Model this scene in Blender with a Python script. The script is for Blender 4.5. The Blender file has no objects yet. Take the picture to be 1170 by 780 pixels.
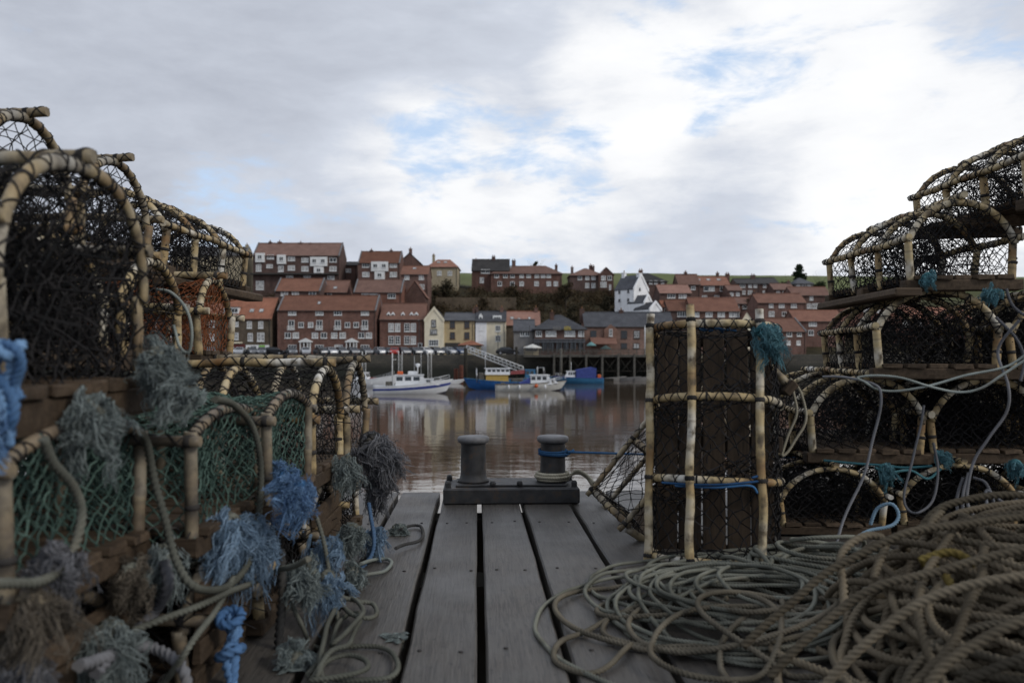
import bpy, math, random
import numpy as np
from mathutils import Vector, Matrix
R = math.radians
rng = np.random.default_rng(7)
random.seed(7)
S = bpy.context.scene
COL = S.collection
F = 910.0; CX = 585.0; HY = 405.0; EYE = 0.8
WATER = -4.0

def P(px, py, Y):
    """the place seen at picture position px,py at a distance of Y metres"""
    return Vector(((px-CX)/F*Y, Y, EYE-(py-HY)/F*Y))
def PX(px, Y): return (px-CX)/F*Y
def PZ(py, Y): return EYE-(py-HY)/F*Y

# ------------------------------------------------------------------ mesh helper
class Geo:
    def __init__(s):
        s.V=[]; s.n=0; s.F=[]; s.A=[]; s.Rn=[]
    def add(s, v, faces, mi=0, smooth=False, along=None, rnd=None):
        v=np.asarray(v,float).reshape(-1,3)
        if isinstance(faces,np.ndarray): s.F.append((faces+s.n,mi,smooth))
        else:
            by={}
            for f in faces: by.setdefault(len(f),[]).append(f)
            for k,fl in by.items(): s.F.append((np.array(fl)+s.n,mi,smooth))
        s.V.append(v); s.n+=len(v)
        s.A.append(np.zeros(len(v)) if along is None else np.broadcast_to(along,(len(v),)))
        s.Rn.append(np.full(len(v),rng.random()) if rnd is None else np.broadcast_to(rnd,(len(v),)))
        return s
    def box(s,x0,y0,z0,x1,y1,z1,mi=0,M=None):
        v=np.array([[x,y,z] for z in (z0,z1) for y in (y0,y1) for x in (x0,x1)],float)
        if M is not None: v=np.array([M@Vector(p) for p in v])
        return s.add(v,[(0,2,3,1),(4,5,7,6),(0,1,5,4),(2,6,7,3),(0,4,6,2),(1,3,7,5)],mi)
    def bbox(s,x0,y0,z0,x1,y1,z1,b=.004,mi=0,M=None,jit=0):
        """box with chamfered edges"""
        v=[];idx={}
        xs=(x0,x1);ys=(y0,y1);zs=(z0,z1)
        for i in (0,1):
            for j in (0,1):
                for k in (0,1):
                    sx=1 if i==0 else -1; sy=1 if j==0 else -1; sz=1 if k==0 else -1
                    for a in range(3):
                        p=[xs[i]+sx*b*(a!=0),ys[j]+sy*b*(a!=1),zs[k]+sz*b*(a!=2)]
                        idx[(i,j,k,a)]=len(v); v.append(p)
        f=[]
        for i in (0,1): f.append([idx[(i,0,0,0)],idx[(i,1,0,0)],idx[(i,1,1,0)],idx[(i,0,1,0)]][::(1 if i else -1)])
        for j in (0,1): f.append([idx[(0,j,0,1)],idx[(1,j,0,1)],idx[(1,j,1,1)],idx[(0,j,1,1)]][::(-1 if j else 1)])
        for k in (0,1): f.append([idx[(0,0,k,2)],idx[(1,0,k,2)],idx[(1,1,k,2)],idx[(0,1,k,2)]][::(1 if k else -1)])
        for j in (0,1):
            for k in (0,1): f.append([idx[(0,j,k,1)],idx[(1,j,k,1)],idx[(1,j,k,2)],idx[(0,j,k,2)]])
        for i in (0,1):
            for k in (0,1): f.append([idx[(i,0,k,0)],idx[(i,1,k,0)],idx[(i,1,k,2)],idx[(i,0,k,2)]])
        for i in (0,1):
            for j in (0,1): f.append([idx[(i,j,0,0)],idx[(i,j,1,0)],idx[(i,j,1,1)],idx[(i,j,0,1)]])
        for i in (0,1):
            for j in (0,1):
                for k in (0,1): f.append([idx[(i,j,k,0)],idx[(i,j,k,1)],idx[(i,j,k,2)]])
        v=np.array(v)
        if jit: v=v+rng.normal(0,jit,v.shape)
        if M is not None: v=np.array([M@Vector(p) for p in v])
        return s.add(v,f,mi)
    def tube(s,path,r,n=8,mi=0,closed=False,cap=True,lobes=False,pitch=.05,smooth=True,rnd=None):
        P_=np.asarray(path,float); N=len(P_)
        r=np.broadcast_to(np.asarray(r,float),(N,))
        if closed: T=np.roll(P_,-1,0)-np.roll(P_,1,0)
        else: T=np.gradient(P_,axis=0)
        L=np.linalg.norm(T,axis=1,keepdims=True); L[L==0]=1; T=T/L
        seg=np.r_[0,np.cumsum(np.linalg.norm(np.diff(P_,axis=0),axis=1))]
        U=np.zeros((N,3)); t0=T[0]
        ref=np.array([0,0,1.]) if abs(t0[2])<.9 else np.array([1.,0,0])
        u=np.cross(t0,ref); u/=np.linalg.norm(u); U[0]=u
        ux,uy,uz=u
        for i in range(1,N):
            tx,ty,tz=T[i]; d=ux*tx+uy*ty+uz*tz
            ux-=d*tx;uy-=d*ty;uz-=d*tz
            l=math.sqrt(ux*ux+uy*uy+uz*uz) or 1
            ux/=l;uy/=l;uz/=l
            U[i]=(ux,uy,uz)
        W=np.cross(T,U)
        th=np.arange(n)*2*math.pi/n
        th=np.broadcast_to(th,(N,n)).copy()
        rr=np.repeat(r[:,None],n,1)
        if lobes:
            th=th+(seg*2*math.pi/pitch)[:,None]
            pat=np.array([1.0,1.16,1.0 if n==9 else .78]) if n==9 else np.array([1.1,.8])
            pat=np.tile(np.array([.78,1.1,1.1]),n//3)
            rr=rr*pat[None,:]
        V=P_[:,None,:]+rr[:,:,None]*(np.cos(th)[:,:,None]*U[:,None,:]+np.sin(th)[:,:,None]*W[:,None,:])
        i=np.arange(N if closed else N-1)[:,None]; j=np.arange(n)[None,:]
        i2=(i+1)%N; j2=(j+1)%n
        Fq=np.stack([i*n+j,i*n+j2,i2*n+j2,i2*n+j],-1).reshape(-1,4)
        al=np.repeat(seg,n)
        s.add(V.reshape(-1,3),Fq,mi,smooth,al,rng.random() if rnd is None else rnd)
        if cap and not closed:
            b=s.n-N*n
            s.F.append((np.array([list(range(b+n-1,b-1,-1))]),mi,False))
            s.F.append((np.array([list(range(b+(N-1)*n,b+N*n))]),mi,False))
        return s
    def strands(s,Q,r,n=3,mi=0,taper=1.0,smooth=False):
        """Q (M,K,3) many thin threads at once"""
        Q=np.asarray(Q,float); M,K,_=Q.shape
        T=np.gradient(Q,axis=1); T/=np.linalg.norm(T,axis=2,keepdims=True)+1e-9
        ref=rng.normal(size=(M,1,3)); 
        U=np.cross(T,np.broadcast_to(ref,T.shape)); U/=np.linalg.norm(U,axis=2,keepdims=True)+1e-9
        W=np.cross(T,U)
        th=np.arange(n)*2*math.pi/n
        rr=np.broadcast_to(np.asarray(r,float).reshape(-1,1) if np.ndim(r) else np.full((1,1),r),(M,1))*np.linspace(1,taper,K)[None,:]
        V=Q[:,:,None,:]+rr[:,:,None,None]*(np.cos(th)[None,None,:,None]*U[:,:,None,:]+np.sin(th)[None,None,:,None]*W[:,:,None,:])
        m=np.arange(M)[:,None,None]; i=np.arange(K-1)[None,:,None]; j=np.arange(n)[None,None,:]
        j2=(j+1)%n; b=m*K*n
        Fq=np.stack([b+i*n+j,b+i*n+j2,b+(i+1)*n+j2,b+(i+1)*n+j],-1).reshape(-1,4)
        s.add(V.reshape(-1,3),Fq,mi,smooth,0,np.repeat(rng.random(M),K*n))
        return s
    def lathe(s,prof,n=24,mi=0,M=None,smooth=True,cap=True):
        """prof list of (r,z)"""
        prof=np.array(prof,float); N=len(prof); th=np.arange(n)*2*math.pi/n
        V=np.stack([prof[:,0][:,None]*np.cos(th),prof[:,0][:,None]*np.sin(th),np.repeat(prof[:,1][:,None],n,1)],-1).reshape(-1,3)
        if M is not None: V=np.array([M@Vector(p) for p in V])
        i=np.arange(N-1)[:,None]; j=np.arange(n)[None,:]; j2=(j+1)%n
        Fq=np.stack([i*n+j,i*n+j2,(i+1)*n+j2,(i+1)*n+j],-1).reshape(-1,4)
        s.add(V,Fq,mi,smooth)
        if cap:
            b=s.n-N*n
            s.F.append((np.array([list(range(b+n-1,b-1,-1))]),mi,False))
            s.F.append((np.array([list(range(b+(N-1)*n,b+N*n))]),mi,False))
        return s
    def mesh(s,name,mats):
        me=bpy.data.meshes.new(name)
        V=np.concatenate(s.V); me.vertices.add(len(V)); me.vertices.foreach_set('co',V.ravel())
        li=[];ls=[];lt=[];mi=[];sm=[];o=0
        for f,m,sh in s.F:
            k,n=f.shape
            li.append(f.ravel()); ls.append(o+np.arange(k)*n); lt.append(np.full(k,n)); mi.append(np.full(k,m)); sm.append(np.full(k,sh))
            o+=k*n
        li=np.concatenate(li).astype(np.int32); ls=np.concatenate(ls).astype(np.int32)
        me.loops.add(len(li)); me.loops.foreach_set('vertex_index',li)
        me.polygons.add(len(ls)); me.polygons.foreach_set('loop_start',ls)
        me.polygons.foreach_set('material_index',np.concatenate(mi).astype(np.int32))
        me.polygons.foreach_set('use_smooth',np.concatenate(sm).astype(bool))
        a=me.attributes.new('along','FLOAT','POINT'); a.data.foreach_set('value',np.concatenate(s.A).astype(np.float32))
        a=me.attributes.new('rnd','FLOAT','POINT'); a.data.foreach_set('value',np.concatenate(s.Rn).astype(np.float32))
        for m in (mats if isinstance(mats,(list,tuple)) else [mats]): me.materials.append(m)
        me.update(calc_edges=True); me.validate()
        return me
    def build(s,name,mats,parent=None):
        return link(name,s.mesh(name,mats),parent)

def link(name,me,parent=None):
    o=bpy.data.objects.new(name,me); COL.objects.link(o)
    if parent is not None: o.parent=parent
    return o
def tag(o,label,cat,group=None,kind=None):
    if kind: o['kind']=kind
    o['label']=label; o['category']=cat
    if group: o['group']=group
    return o
def struct(o,kind='structure'):
    o['kind']=kind; return o
def thing(name,label,cat,loc=(0,0,0),rotz=0,group=None):
    o=bpy.data.objects.new(name,None); COL.objects.link(o)
    o.empty_display_size=.1
    o.location=loc; o.rotation_euler=(0,0,rotz)
    return tag(o,label,cat,group)
def smooth_path(pts,step=.01):
    p=np.array([list(q) for q in pts],float)
    p=np.vstack([2*p[0]-p[1],p,2*p[-1]-p[-2]])
    out=[]
    for i in range(1,len(p)-2):
        t=np.linspace(0,1,24,endpoint=False)[:,None]
        a,b,c,d=p[i-1],p[i],p[i+1],p[i+2]
        out.append(.5*(2*b+(c-a)*t+(2*a-5*b+4*c-d)*t**2+(3*b-a-3*c+d)*t**3))
    out=np.vstack(out+[p[-2][None,:]])
    return resample(out,step)
def resample(q,step):
    d=np.r_[0,np.cumsum(np.linalg.norm(np.diff(q,axis=0),axis=1))]
    n=max(3,int(d[-1]/step)+1)
    s=np.linspace(0,d[-1],n)
    return np.stack([np.interp(s,d,q[:,k]) for k in range(3)],-1)
def rope(g,pts,r=.008,mi=0,raw=False,wob=.004,rnd=None):
    pitch=4.8*r
    q=resample(np.asarray(pts),pitch/7) if raw else smooth_path(pts,pitch/7)
    n=len(q)
    if wob:
        s=np.linspace(0,n*pitch/7,n)
        for k in range(3): q[:,k]+=wob*np.sin(s*rng.uniform(14,30)+rng.uniform(0,6))*rng.uniform(.3,1)
    g.tube(q,r,9,mi,lobes=True,pitch=pitch,rnd=rnd)
    return q

# ------------------------------------------------------------------ materials
MATS={}
class NT:
    def __init__(s,name):
        s.m=bpy.data.materials.new(name); s.m.use_nodes=True; s.t=s.m.node_tree; s.b=s.t.nodes['Principled BSDF']
        MATS[name]=s.m
    def n(s,typ,**kw):
        o=s.t.nodes.new(typ)
        for k,v in kw.items():
            if k in o.inputs.keys() if isinstance(k,str) else False: pass
            setattr(o,k,v)
        return o
    def l(s,a,b): s.t.links.new(a,b)
    def inp(s,node,**kw):
        for k,v in kw.items(): node.inputs[k.replace('_',' ')].default_value=v
        return node
    def coord(s,kind='Object',scale=(1,1,1)):
        tc=s.n('ShaderNodeTexCoord'); mp=s.n('ShaderNodeMapping'); mp.inputs['Scale'].default_value=scale
        s.l(tc.outputs[kind],mp.inputs['Vector']); return mp.outputs[0]
    def noise(s,vec,scale,detail=4,rough=.55,dist=0):
        o=s.n('ShaderNodeTexNoise'); o.inputs['Scale'].default_value=scale; o.inputs['Detail'].default_value=detail
        o.inputs['Roughness'].default_value=rough; o.inputs['Distortion'].default_value=dist
        if vec is not None: s.l(vec,o.inputs['Vector'])
        return o.outputs['Fac']
    def ramp(s,fac,stops):
        o=s.n('ShaderNodeValToRGB'); e=o.color_ramp.elements
        while len(e)<len(stops): e.new(.5)
        for i,(p,c) in enumerate(stops):
            e[i].position=p; e[i].color=(*c,1) if len(c)==3 else c
        s.l(fac,o.inputs[0]); return o.outputs[0]
    def mix(s,fac,a,b,mode='MIX'):
        o=s.n('ShaderNodeMix',data_type='RGBA',blend_type=mode)
        if isinstance(fac,(int,float)): o.inputs[0].default_value=fac
        else: s.l(fac,o.inputs[0])
        for k,v in ((6,a),(7,b)):
            if isinstance(v,tuple): o.inputs[k].default_value=(*v,1)
            else: s.l(v,o.inputs[k])
        return o.outputs[2]
    def math(s,op,a,b=None,c=None):
        o=s.n('ShaderNodeMath',operation=op)
        for k,v in enumerate((a,b,c)):
            if v is None: continue
            if isinstance(v,(int,float)): o.inputs[k].default_value=v
            else: s.l(v,o.inputs[k])
        return o.outputs[0]
    def attr(s,name):
        o=s.n('ShaderNodeAttribute'); o.attribute_name=name; return o.outputs['Fac']
    def bump(s,h,strength=.4,dist=.01):
        o=s.n('ShaderNodeBump'); o.inputs['Strength'].default_value=strength; o.inputs['Distance'].default_value=dist
        s.l(h,o.inputs['Height']); s.l(o.outputs[0],s.b.inputs['Normal'])
    def col(s,c):
        if isinstance(c,tuple): s.b.inputs['Base Color'].default_value=(*c,1)
        else: s.l(c,s.b.inputs['Base Color'])
    def rough(s,v):
        if isinstance(v,(int,float)): s.b.inputs['Roughness'].default_value=v
        else: s.l(v,s.b.inputs['Roughness'])
    def spec(s,v): s.b.inputs['Specular IOR Level'].default_value=v

def simple(name,c,rough=.7,var=.35,scale=3,spec=.3,metal=0,bump=0):
    m=NT(name); v=m.coord()
    f=m.noise(v,scale,5); d=tuple(x*(1-var) for x in c); e=tuple(min(1,x*(1+var*.6)) for x in c)
    m.col(m.ramp(f,[(.3,d),(.7,e)])); m.rough(rough); m.spec(spec); m.b.inputs['Metallic'].default_value=metal
    if bump: m.bump(f,bump,.02)
    return m.m

def mat_cane(name='bamboo_cane',old=0):
    m=NT(name); al=m.attr('along'); rn=m.attr('rnd')
    w=m.math('MULTIPLY_ADD',rn,37.0,m.math('MULTIPLY',al,3.6))
    nz=m.n('ShaderNodeTexNoise',noise_dimensions='1D'); nz.inputs['Scale'].default_value=1; nz.inputs['Detail'].default_value=3; m.l(w,nz.inputs['W'])
    c=m.ramp(nz.outputs['Fac'],[(.25,(.15,.075,.028)),(.40,(.34,.235,.11)),(.52,(.44,.345,.19)),(.62,(.51,.455,.355)),(.76,(.60,.575,.52))])
    fr=m.math('FRACT',m.math('ADD',m.math('MULTIPLY',al,5.5),rn))
    ring=m.math('LESS_THAN',fr,.05)
    v=m.coord(); dirt=m.noise(v,22,5)
    c=m.mix(m.math('MULTIPLY',ring,.35),c,(.10,.065,.035))
    c=m.mix(m.ramp(dirt,[(.46,(0,0,0)),(.66,(1,1,1))]),c,(.10,.075,.045))
    if old: c=m.mix(.62*old,c,(.13,.115,.10)); c=m.mix(m.ramp(m.noise(v,9,5),[(.4,(0,0,0)),(.62,(.85*old+.1,)*3)]),c,(.05,.042,.032))
    m.col(c); m.rough(.55); m.spec(.3)
    m.bump(m.noise(m.coord(scale=(1,1,1)),90,2),.25,.003)
    return m.m
def mat_wood(name,a,b,g=(1,14,14),rough=.8,spec=.2):
    m=NT(name); v=m.coord(scale=g)
    grain=m.noise(v,4,6,.65,.6); patch=m.noise(m.coord(),2.3,4)
    c=m.ramp(grain,[(.3,a),(.7,b)])
    c=m.mix(m.ramp(patch,[(.35,(0,0,0)),(.7,(.6,.6,.6))]),c,tuple(x*.45 for x in a))
    isl=m.n('ShaderNodeNewGeometry').outputs['Random Per Island']
    hs=m.n('ShaderNodeHueSaturation'); m.l(c,hs.inputs['Color'])
    m.l(m.math('MULTIPLY_ADD',isl,.6,.7),hs.inputs['Value'])
    m.col(hs.outputs[0]); m.rough(rough); m.spec(spec); m.bump(grain,.5,.004)
    return m.m
def mat_thread(name,a,b,rough=.85,scale=30):
    m=NT(name); rn=m.attr('rnd'); f=m.noise(m.coord(),scale,3)
    c=m.ramp(m.math('ADD',m.math('MULTIPLY',rn,.6),m.math('MULTIPLY',f,.5)),[(.2,a),(.8,b)])
    if scale<10:
        st=m.noise(m.coord(),3.3,5,.65); c=m.mix(m.ramp(st,[(.38,(.75,.75,.75)),(.58,(0,0,0))]),c,tuple(x*.75 for x in a)); gr=m.noise(m.coord(),7.1,3); c=m.mix(m.ramp(gr,[(.55,(0,0,0)),(.72,(.45,.45,.45))]),c,(.15,.125,.09))
        fz=m.noise(m.coord(),420,2); m.bump(fz,.35,.002)
    m.col(c); m.rough(rough); m.spec(.15); return m.m
CANE=mat_cane(); CANE_OLD=mat_cane('grey_weathered_cane',1); CANE_MID=mat_cane('dirty_cane',.45)
TWINE=mat_thread('black_twine',(.008,.008,.009),(.045,.041,.038))
NETB=mat_thread('black_netting',(.004,.0045,.005),(.024,.022,.022))
NETG=mat_thread('green_netting',(.025,.048,.040),(.085,.135,.112))
NETR=mat_thread('rusty_netting',(.10,.03,.012),(.24,.085,.035))
WOOD=mat_wood('weathered_slat',(.05,.034,.022),(.145,.102,.066))
WOOD_DK=mat_wood('dark_slat',(.028,.020,.014),(.085,.060,.040))
ROPE_TAN=mat_thread('tan_rope',(.078,.064,.044),(.20,.165,.115),scale=9)
ROPE_GRN=mat_thread('grey_green_rope',(.078,.08,.066),(.195,.198,.165),scale=9)
ROPE_PALE=mat_thread('pale_rope',(.15,.165,.15),(.33,.36,.33),scale=9)
ROPE_LIL=mat_thread('grey_rope',(.10,.10,.108),(.23,.23,.24),scale=9)
ROPE_DK=mat_thread('dark_rope',(.03,.03,.03),(.08,.078,.075),scale=9)
ROPE_CRM=mat_thread('cream_rope',(.30,.27,.20),(.5,.46,.36),scale=9)
ROPE_BLU=mat_thread('blue_rope',(.02,.06,.14),(.06,.17,.34),scale=9)
FR_BLUE=mat_thread('blue_frayed',(.045,.09,.18),(.15,.25,.40))
FR_BLG=mat_thread('blue_grey_frayed',(.065,.11,.165),(.20,.28,.37))
FR_TEAL=mat_thread('teal_frayed',(.035,.10,.12),(.11,.22,.25))
FR_GRN=mat_thread('grey_green_frayed',(.075,.092,.09),(.205,.235,.228))
FR_GRY=mat_thread('dark_grey_frayed',(.05,.052,.058),(.16,.16,.17))
FR_BRN=mat_thread('brown_frayed',(.045,.038,.03),(.13,.11,.085))

# ------------------------------------------------------------------ deck
ux=Vector((1,.044,0)).normalized(); vx=Vector((-.044,1,0)).normalized()
DM=Matrix(((ux.x,vx.x,0,0),(ux.y,vx.y,0,0),(0,0,1,0),(0,0,0,1)))
def mat_deck():
    m=NT('wet_deck_boards'); v=m.coord()
    isl=m.n('ShaderNodeNewGeometry').outputs['Random Per Island']
    mp=m.n('ShaderNodeMapping'); mp.inputs['Scale'].default_value=(26,1.3,8)
    tc=m.n('ShaderNodeTexCoord'); off=m.n('ShaderNodeCombineXYZ'); m.l(m.math('MULTIPLY',isl,40.),off.inputs[1]); m.l(off.outputs[0],mp.inputs['Location'])
    m.l(tc.outputs['Object'],mp.inputs['Vector'])
    grain=m.noise(mp.outputs[0],1.6,7,.7,1.4)
    fine=m.noise(mp.outputs[0],6,5,.7,.5)
    patch=m.noise(v,3.1,6,.6); patch2=m.noise(v,17,4,.6)
    c=m.ramp(grain,[(.28,(.042,.035,.028)),(.48,(.092,.081,.069)),(.72,(.135,.121,.104))])
    c=m.mix(m.ramp(fine,[(.42,(0,0,0)),(.5,(.8,.8,.8))]),(.045,.04,.036),c)
    c=m.mix(m.ramp(patch,[(.4,(.55,.55,.55)),(.62,(0,0,0))]),c,(.058,.054,.049))
    c=m.mix(m.ramp(patch2,[(.60,(0,0,0)),(.70,(.6,.6,.6))]),c,(.05,.052,.04))
    spots=m.noise(v,38,3,.5); c=m.mix(m.ramp(spots,[(.66,(0,0,0)),(.70,(.8,.8,.8))]),c,(.025,.023,.02))
    worn=m.noise(m.coord(scale=(5,.8,1)),2.2,5,.6); c=m.mix(m.ramp(worn,[(.55,(0,0,0)),(.75,(.4,.4,.4))]),c,(.15,.14,.125))
    hs=m.n('ShaderNodeHueSaturation'); m.l(c,hs.inputs['Color']); m.l(m.math('MULTIPLY_ADD',isl,.35,.78),hs.inputs['Value'])
    m.col(hs.outputs[0]); m.spec(.4)
    m.rough(m.math('MULTIPLY_ADD',patch,.5,.22))
    m.bump(m.math('ADD',m.math('MULTIPLY',grain,.7),m.math('MULTIPLY',fine,.5)),.65,.006)
    return m.m
DECK=mat_deck()
g=Geo()
gaps=[(-6.0,.02)]
edges=[]
u=-.202
for k in range(24): edges.append(-.202-.245*(k+1))
edges=sorted(edges)+[-.202,.012,.241,.50]+[.50+.245*(k+1) for k in range(24)]
for a,b in zip(edges[:-1],edges[1:]):
    w=.011+rng.uniform(-.003,.003)
    v1=4.66+rng.uniform(-.012,.012)
    # gently uneven board built of short lengths
    n=46; vs=np.linspace(-9,v1,n); wobA=rng.normal(0,.0016,n); wobB=rng.normal(0,.0016,n); zz=rng.uniform(-.003,.003)
    rows=[]
    for i in range(n):
        x0=a+w+wobA[i]; x1=b-w+wobB[i]; c=.006; tp=zz
        rows.append([(x0,vs[i],-.07),(x0,vs[i],tp-c),(x0+c,vs[i],tp),(.5*(x0+x1),vs[i],tp+.0015),(x1-c,vs[i],tp),(x1,vs[i],tp-c),(x1,vs[i],-.07)])
    V=np.array(rows).reshape(-1,3); fs=[]
    for i in range(n-1):
        for j in range(7):
            j2=(j+1)%7; fs.append((i*7+j,i*7+j2,(i+1)*7+j2,(i+1)*7+j))
    fs=np.array(fs)[:,::-1]
    g.add(V,fs); g.F.append((np.array([[(n-1)*7+j for j in range(7)][::-1]])+g.n-len(V),0,False)); g.F.append((np.array([list(range(7))])+g.n-len(V),0,False))
    # nail heads in pairs
    for vv in np.arange(.5,4.6,.82):
        for q in (.25,.75):
            cx=a+(b-a)*q+rng.normal(0,.008); cy=vv+rng.normal(0,.02)
            g.lathe([(.0065,.0),(.0065,zz+.003),(.004,zz+.0042)],8,1,Matrix.Translation((cx,cy,0)))
for vv in (-8,-6.5,-5,-3.6,-2.2,-.9,.4,1.15,3.0,4.2): g.box(-6,vv,-.32,6,vv+.2,-.072,2)
g.box(-6,4.50,-.42,6,4.62,-.33,2)
dk=g.build('quay_deck',[DECK,simple('nail_iron',(.03,.026,.024),.6,.4,60),simple('joist_timber',(.03,.026,.02),.9)])
dk.matrix_world=DM; struct(dk)
# joists stand on piles
for i,x in enumerate((-4.5,-1.5,1.5,4.5)):
    g=Geo(); q=DM@Vector((x,4.1,0)); g.tube([(q.x,q.y,-6.5),(q.x,q.y,-.4)],.16,14)
    tag(g.build('jetty_pile',MATS['joist_timber']),'round timber pile under the near deck edge','pile','piles under the near deck')

g=Geo()
for k in range(40): g.bbox(-6+k*.3,4.40,-6.5,-6+k*.3+.29,4.485,-.33,.01,0,DM)
struct(g.build('quay_front',MATS['joist_timber']))
# ------------------------------------------------------------------ double bollard
def mat_iron():
    m=NT('painted_iron'); f=m.noise(m.coord(),14,6,.65); f2=m.noise(m.coord(scale=(1,1,.35)),40,4)
    c=m.ramp(f,[(.35,(.018,.017,.017)),(.54,(.035,.035,.036)),(.63,(.055,.040,.030)),(.74,(.08,.046,.027))])
    m.col(c); m.rough(m.math('MULTIPLY_ADD',f2,.35,.4)); m.spec(.4); m.bump(f,.35,.004); return m.m
IRON=mat_iron()
IRON_TOP=simple('worn_iron_cap',(.13,.13,.135),.55,.35,25,.4,0,.1)
bol=thing('mooring_bollard','black iron double bollard bolted to a beam at the deck edge','bollard')
g=Geo(); M=DM@Matrix.Translation((.185,4.235,.003))
g.bbox(-.365,0,0,.365,.33,.085,.008,0,M); g.bbox(-.30,.05,.0855,.30,.29,.097,.004,0,M)
g.build('base_beam',IRON,bol)
for dx in (-.205,.235):
    g=Geo(); Mc=M@Matrix.Translation((dx,.165,.098))
    g.lathe([(.088,0),(.084,.012),(.074,.02),(.070,.05),(.068,.205),(.0685,.21)],32,0,Mc)
    po=g.build('post',IRON,bol)
    g=Geo(); g.lathe([(.069,.2105),(.082,.216),(.0885,.228),(.087,.242),(.080,.249),(.06,.252),(.02,.2525)],32,0,Mc); g.build('cap',IRON_TOP,po)
for bx,by in ((-.34,.05),(-.1,.05),(.045,.05),(.34,.05),(-.34,.28),(.34,.28)):
    g=Geo(); g.lathe([(.016,.0855 if abs(bx)>.3 else .0975),(.016,.108),(.010,.118)],6,0,M@Matrix.Translation((bx,by,0)),False); g.build('bolt',IRON,bol)
bp=M@Vector((.235,.165,.098))
g=Geo()
for k,z in enumerate((.145,.158,.170)):
    th=np.linspace(0,2*math.pi*1.02,60); rr=.0755
    q=np.stack([bp.x+rr*np.cos(th+2.2),bp.y+rr*np.sin(th+2.2),bp.z+z+.006*np.sin(th*1+k)],-1); rope(g,q,.0062,raw=True,wob=0)
a=Vector((bp.x+.075,bp.y-.02,bp.z+.160))
rope(g,[a,a+Vector((.03,-.01,.006)),a+Vector((.12,0,-.002)),a+Vector((1.3,.25,-.06)),a+Vector((2.6,.5,-.08))],.0062,wob=0)
rope(g,[a+Vector((-.03,-.03,.01)),a+Vector((.0,-.018,-.01)),a+Vector((.035,-.01,.012)),a+Vector((.03,.02,.0)),a+Vector((0,.0,-.008))],.0062,wob=0)
tag(g.build('mooring_line',ROPE_BLU),'blue line knotted round the right bollard and stretched off to the right','rope')
g=Geo()
for k in range(3):
    th=np.linspace(0,2*math.pi,60); rr=.084+.010*(k==1)
    q=np.stack([bp.x+rr*np.cos(th),bp.y+rr*np.sin(th),bp.z+.014+.015*k+0*th],-1); rope(g,q,.0085,raw=True,wob=0)
for k in range(3):
    a=Vector((bp.x+.08,bp.y-.04-.012*k,bp.z+.03)); e=.01*k
    rope(g,[a,a+Vector((.05,-.02,.02+e)),a+Vector((.10+e,-.03,.0)),a+Vector((.14+e,-.07-e,-.06)),a+Vector((.17+e*2,-.10,-.11-.012*(k==2))),a+Vector((.19,-.18-e,-.115))],.0075,wob=.002)
tag(g.build('mooring_rope',ROPE_CRM),'cream rope coiled round the foot of the right bollard','rope')
# ------------------------------------------------------------------ lobster pots
def section(W,H,hs,kind,n=160):
    """outline of the arch from one base edge up and over to the other: (y,z) by arc length"""
    if kind=='bow':      # upright sides with a bent top that kinks at the shoulder
        h=H-hs; Rr=(W*W/4+h*h)/(2*h); a0=math.asin(min(1,W/2/Rr)); th=np.linspace(-a0,a0,80)
        arc=np.stack([Rr*np.sin(th),H-Rr+Rr*np.cos(th)],-1)
    else:
        th=np.linspace(math.pi,0,80); arc=np.stack([W/2*np.sign(np.cos(th))*np.abs(np.cos(th))**.8,hs+(H-hs)*np.sin(th)**.85],-1)
    p=np.vstack([[[-W/2*.94,.03]],arc,[[W/2*.94,.03]]])
    d=np.r_[0,np.cumsum(np.linalg.norm(np.diff(p,axis=0),axis=1))]
    s=np.linspace(0,d[-1],n)
    return s,np.stack([np.interp(s,d,p[:,0]),np.interp(s,d,p[:,1])],-1),arc
def lashing(g,path,r,mi=1,pitch=.055,step=.006,rr=.0022):
    q=resample(np.asarray(path),step); T=np.gradient(q,axis=0); T/=np.linalg.norm(T,axis=1,keepdims=True)
    ref=np.array([.31,.27,.91]); U=np.cross(T,ref); U/=np.linalg.norm(U,axis=1,keepdims=True); W=np.cross(T,U)
    for sg in (1,-1):
        th=np.arange(len(q))*step/pitch*2*math.pi*sg+rng.uniform(0,6)
        h=q+(r+rr*.6)*(np.cos(th)[:,None]*U+np.sin(th)[:,None]*W)
        g.tube(h,rr,4,mi,cap=False)
def binding(g,path,at,r,mi=1,w=.016):
    q=np.asarray(path); d=np.r_[0,np.cumsum(np.linalg.norm(np.diff(q,axis=0),axis=1))]
    for s in at:
        s=min(max(s,.012),d[-1]-.012)
        c=[np.array([np.interp(s+e,d,q[:,k]) for k in range(3)]) for e in (-w,-w*.6,0,w*.6,w)]
        g.tube(np.array(c),[r*1.02,r*1.17,r*1.22,r*1.17,r*1.02],8,mi)
def cane(g,path,r,step=.02):
    q=resample(np.asarray(path,float),step); n=len(q)
    s=np.arange(n)*step; ph=rng.random()
    rad=r*(1+.10*np.exp(-(((s/.16+ph)%1-.5)/.07)**2)+.03*np.sin(s*9+ph*6))
    q=q+.0022*np.stack([np.sin(s*7+ph*9),np.sin(s*6+ph*5),np.cos(s*8+ph*3)],-1)
    g.tube(q,rad,10,0); return q
POTS={}
def net_strands(nodes,links,r):
    a=nodes[links[:,0]]; b=nodes[links[:,1]]
    m=(a+b)/2+rng.normal(0,.0025,a.shape)
    return np.stack([a,m,b],1)
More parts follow.
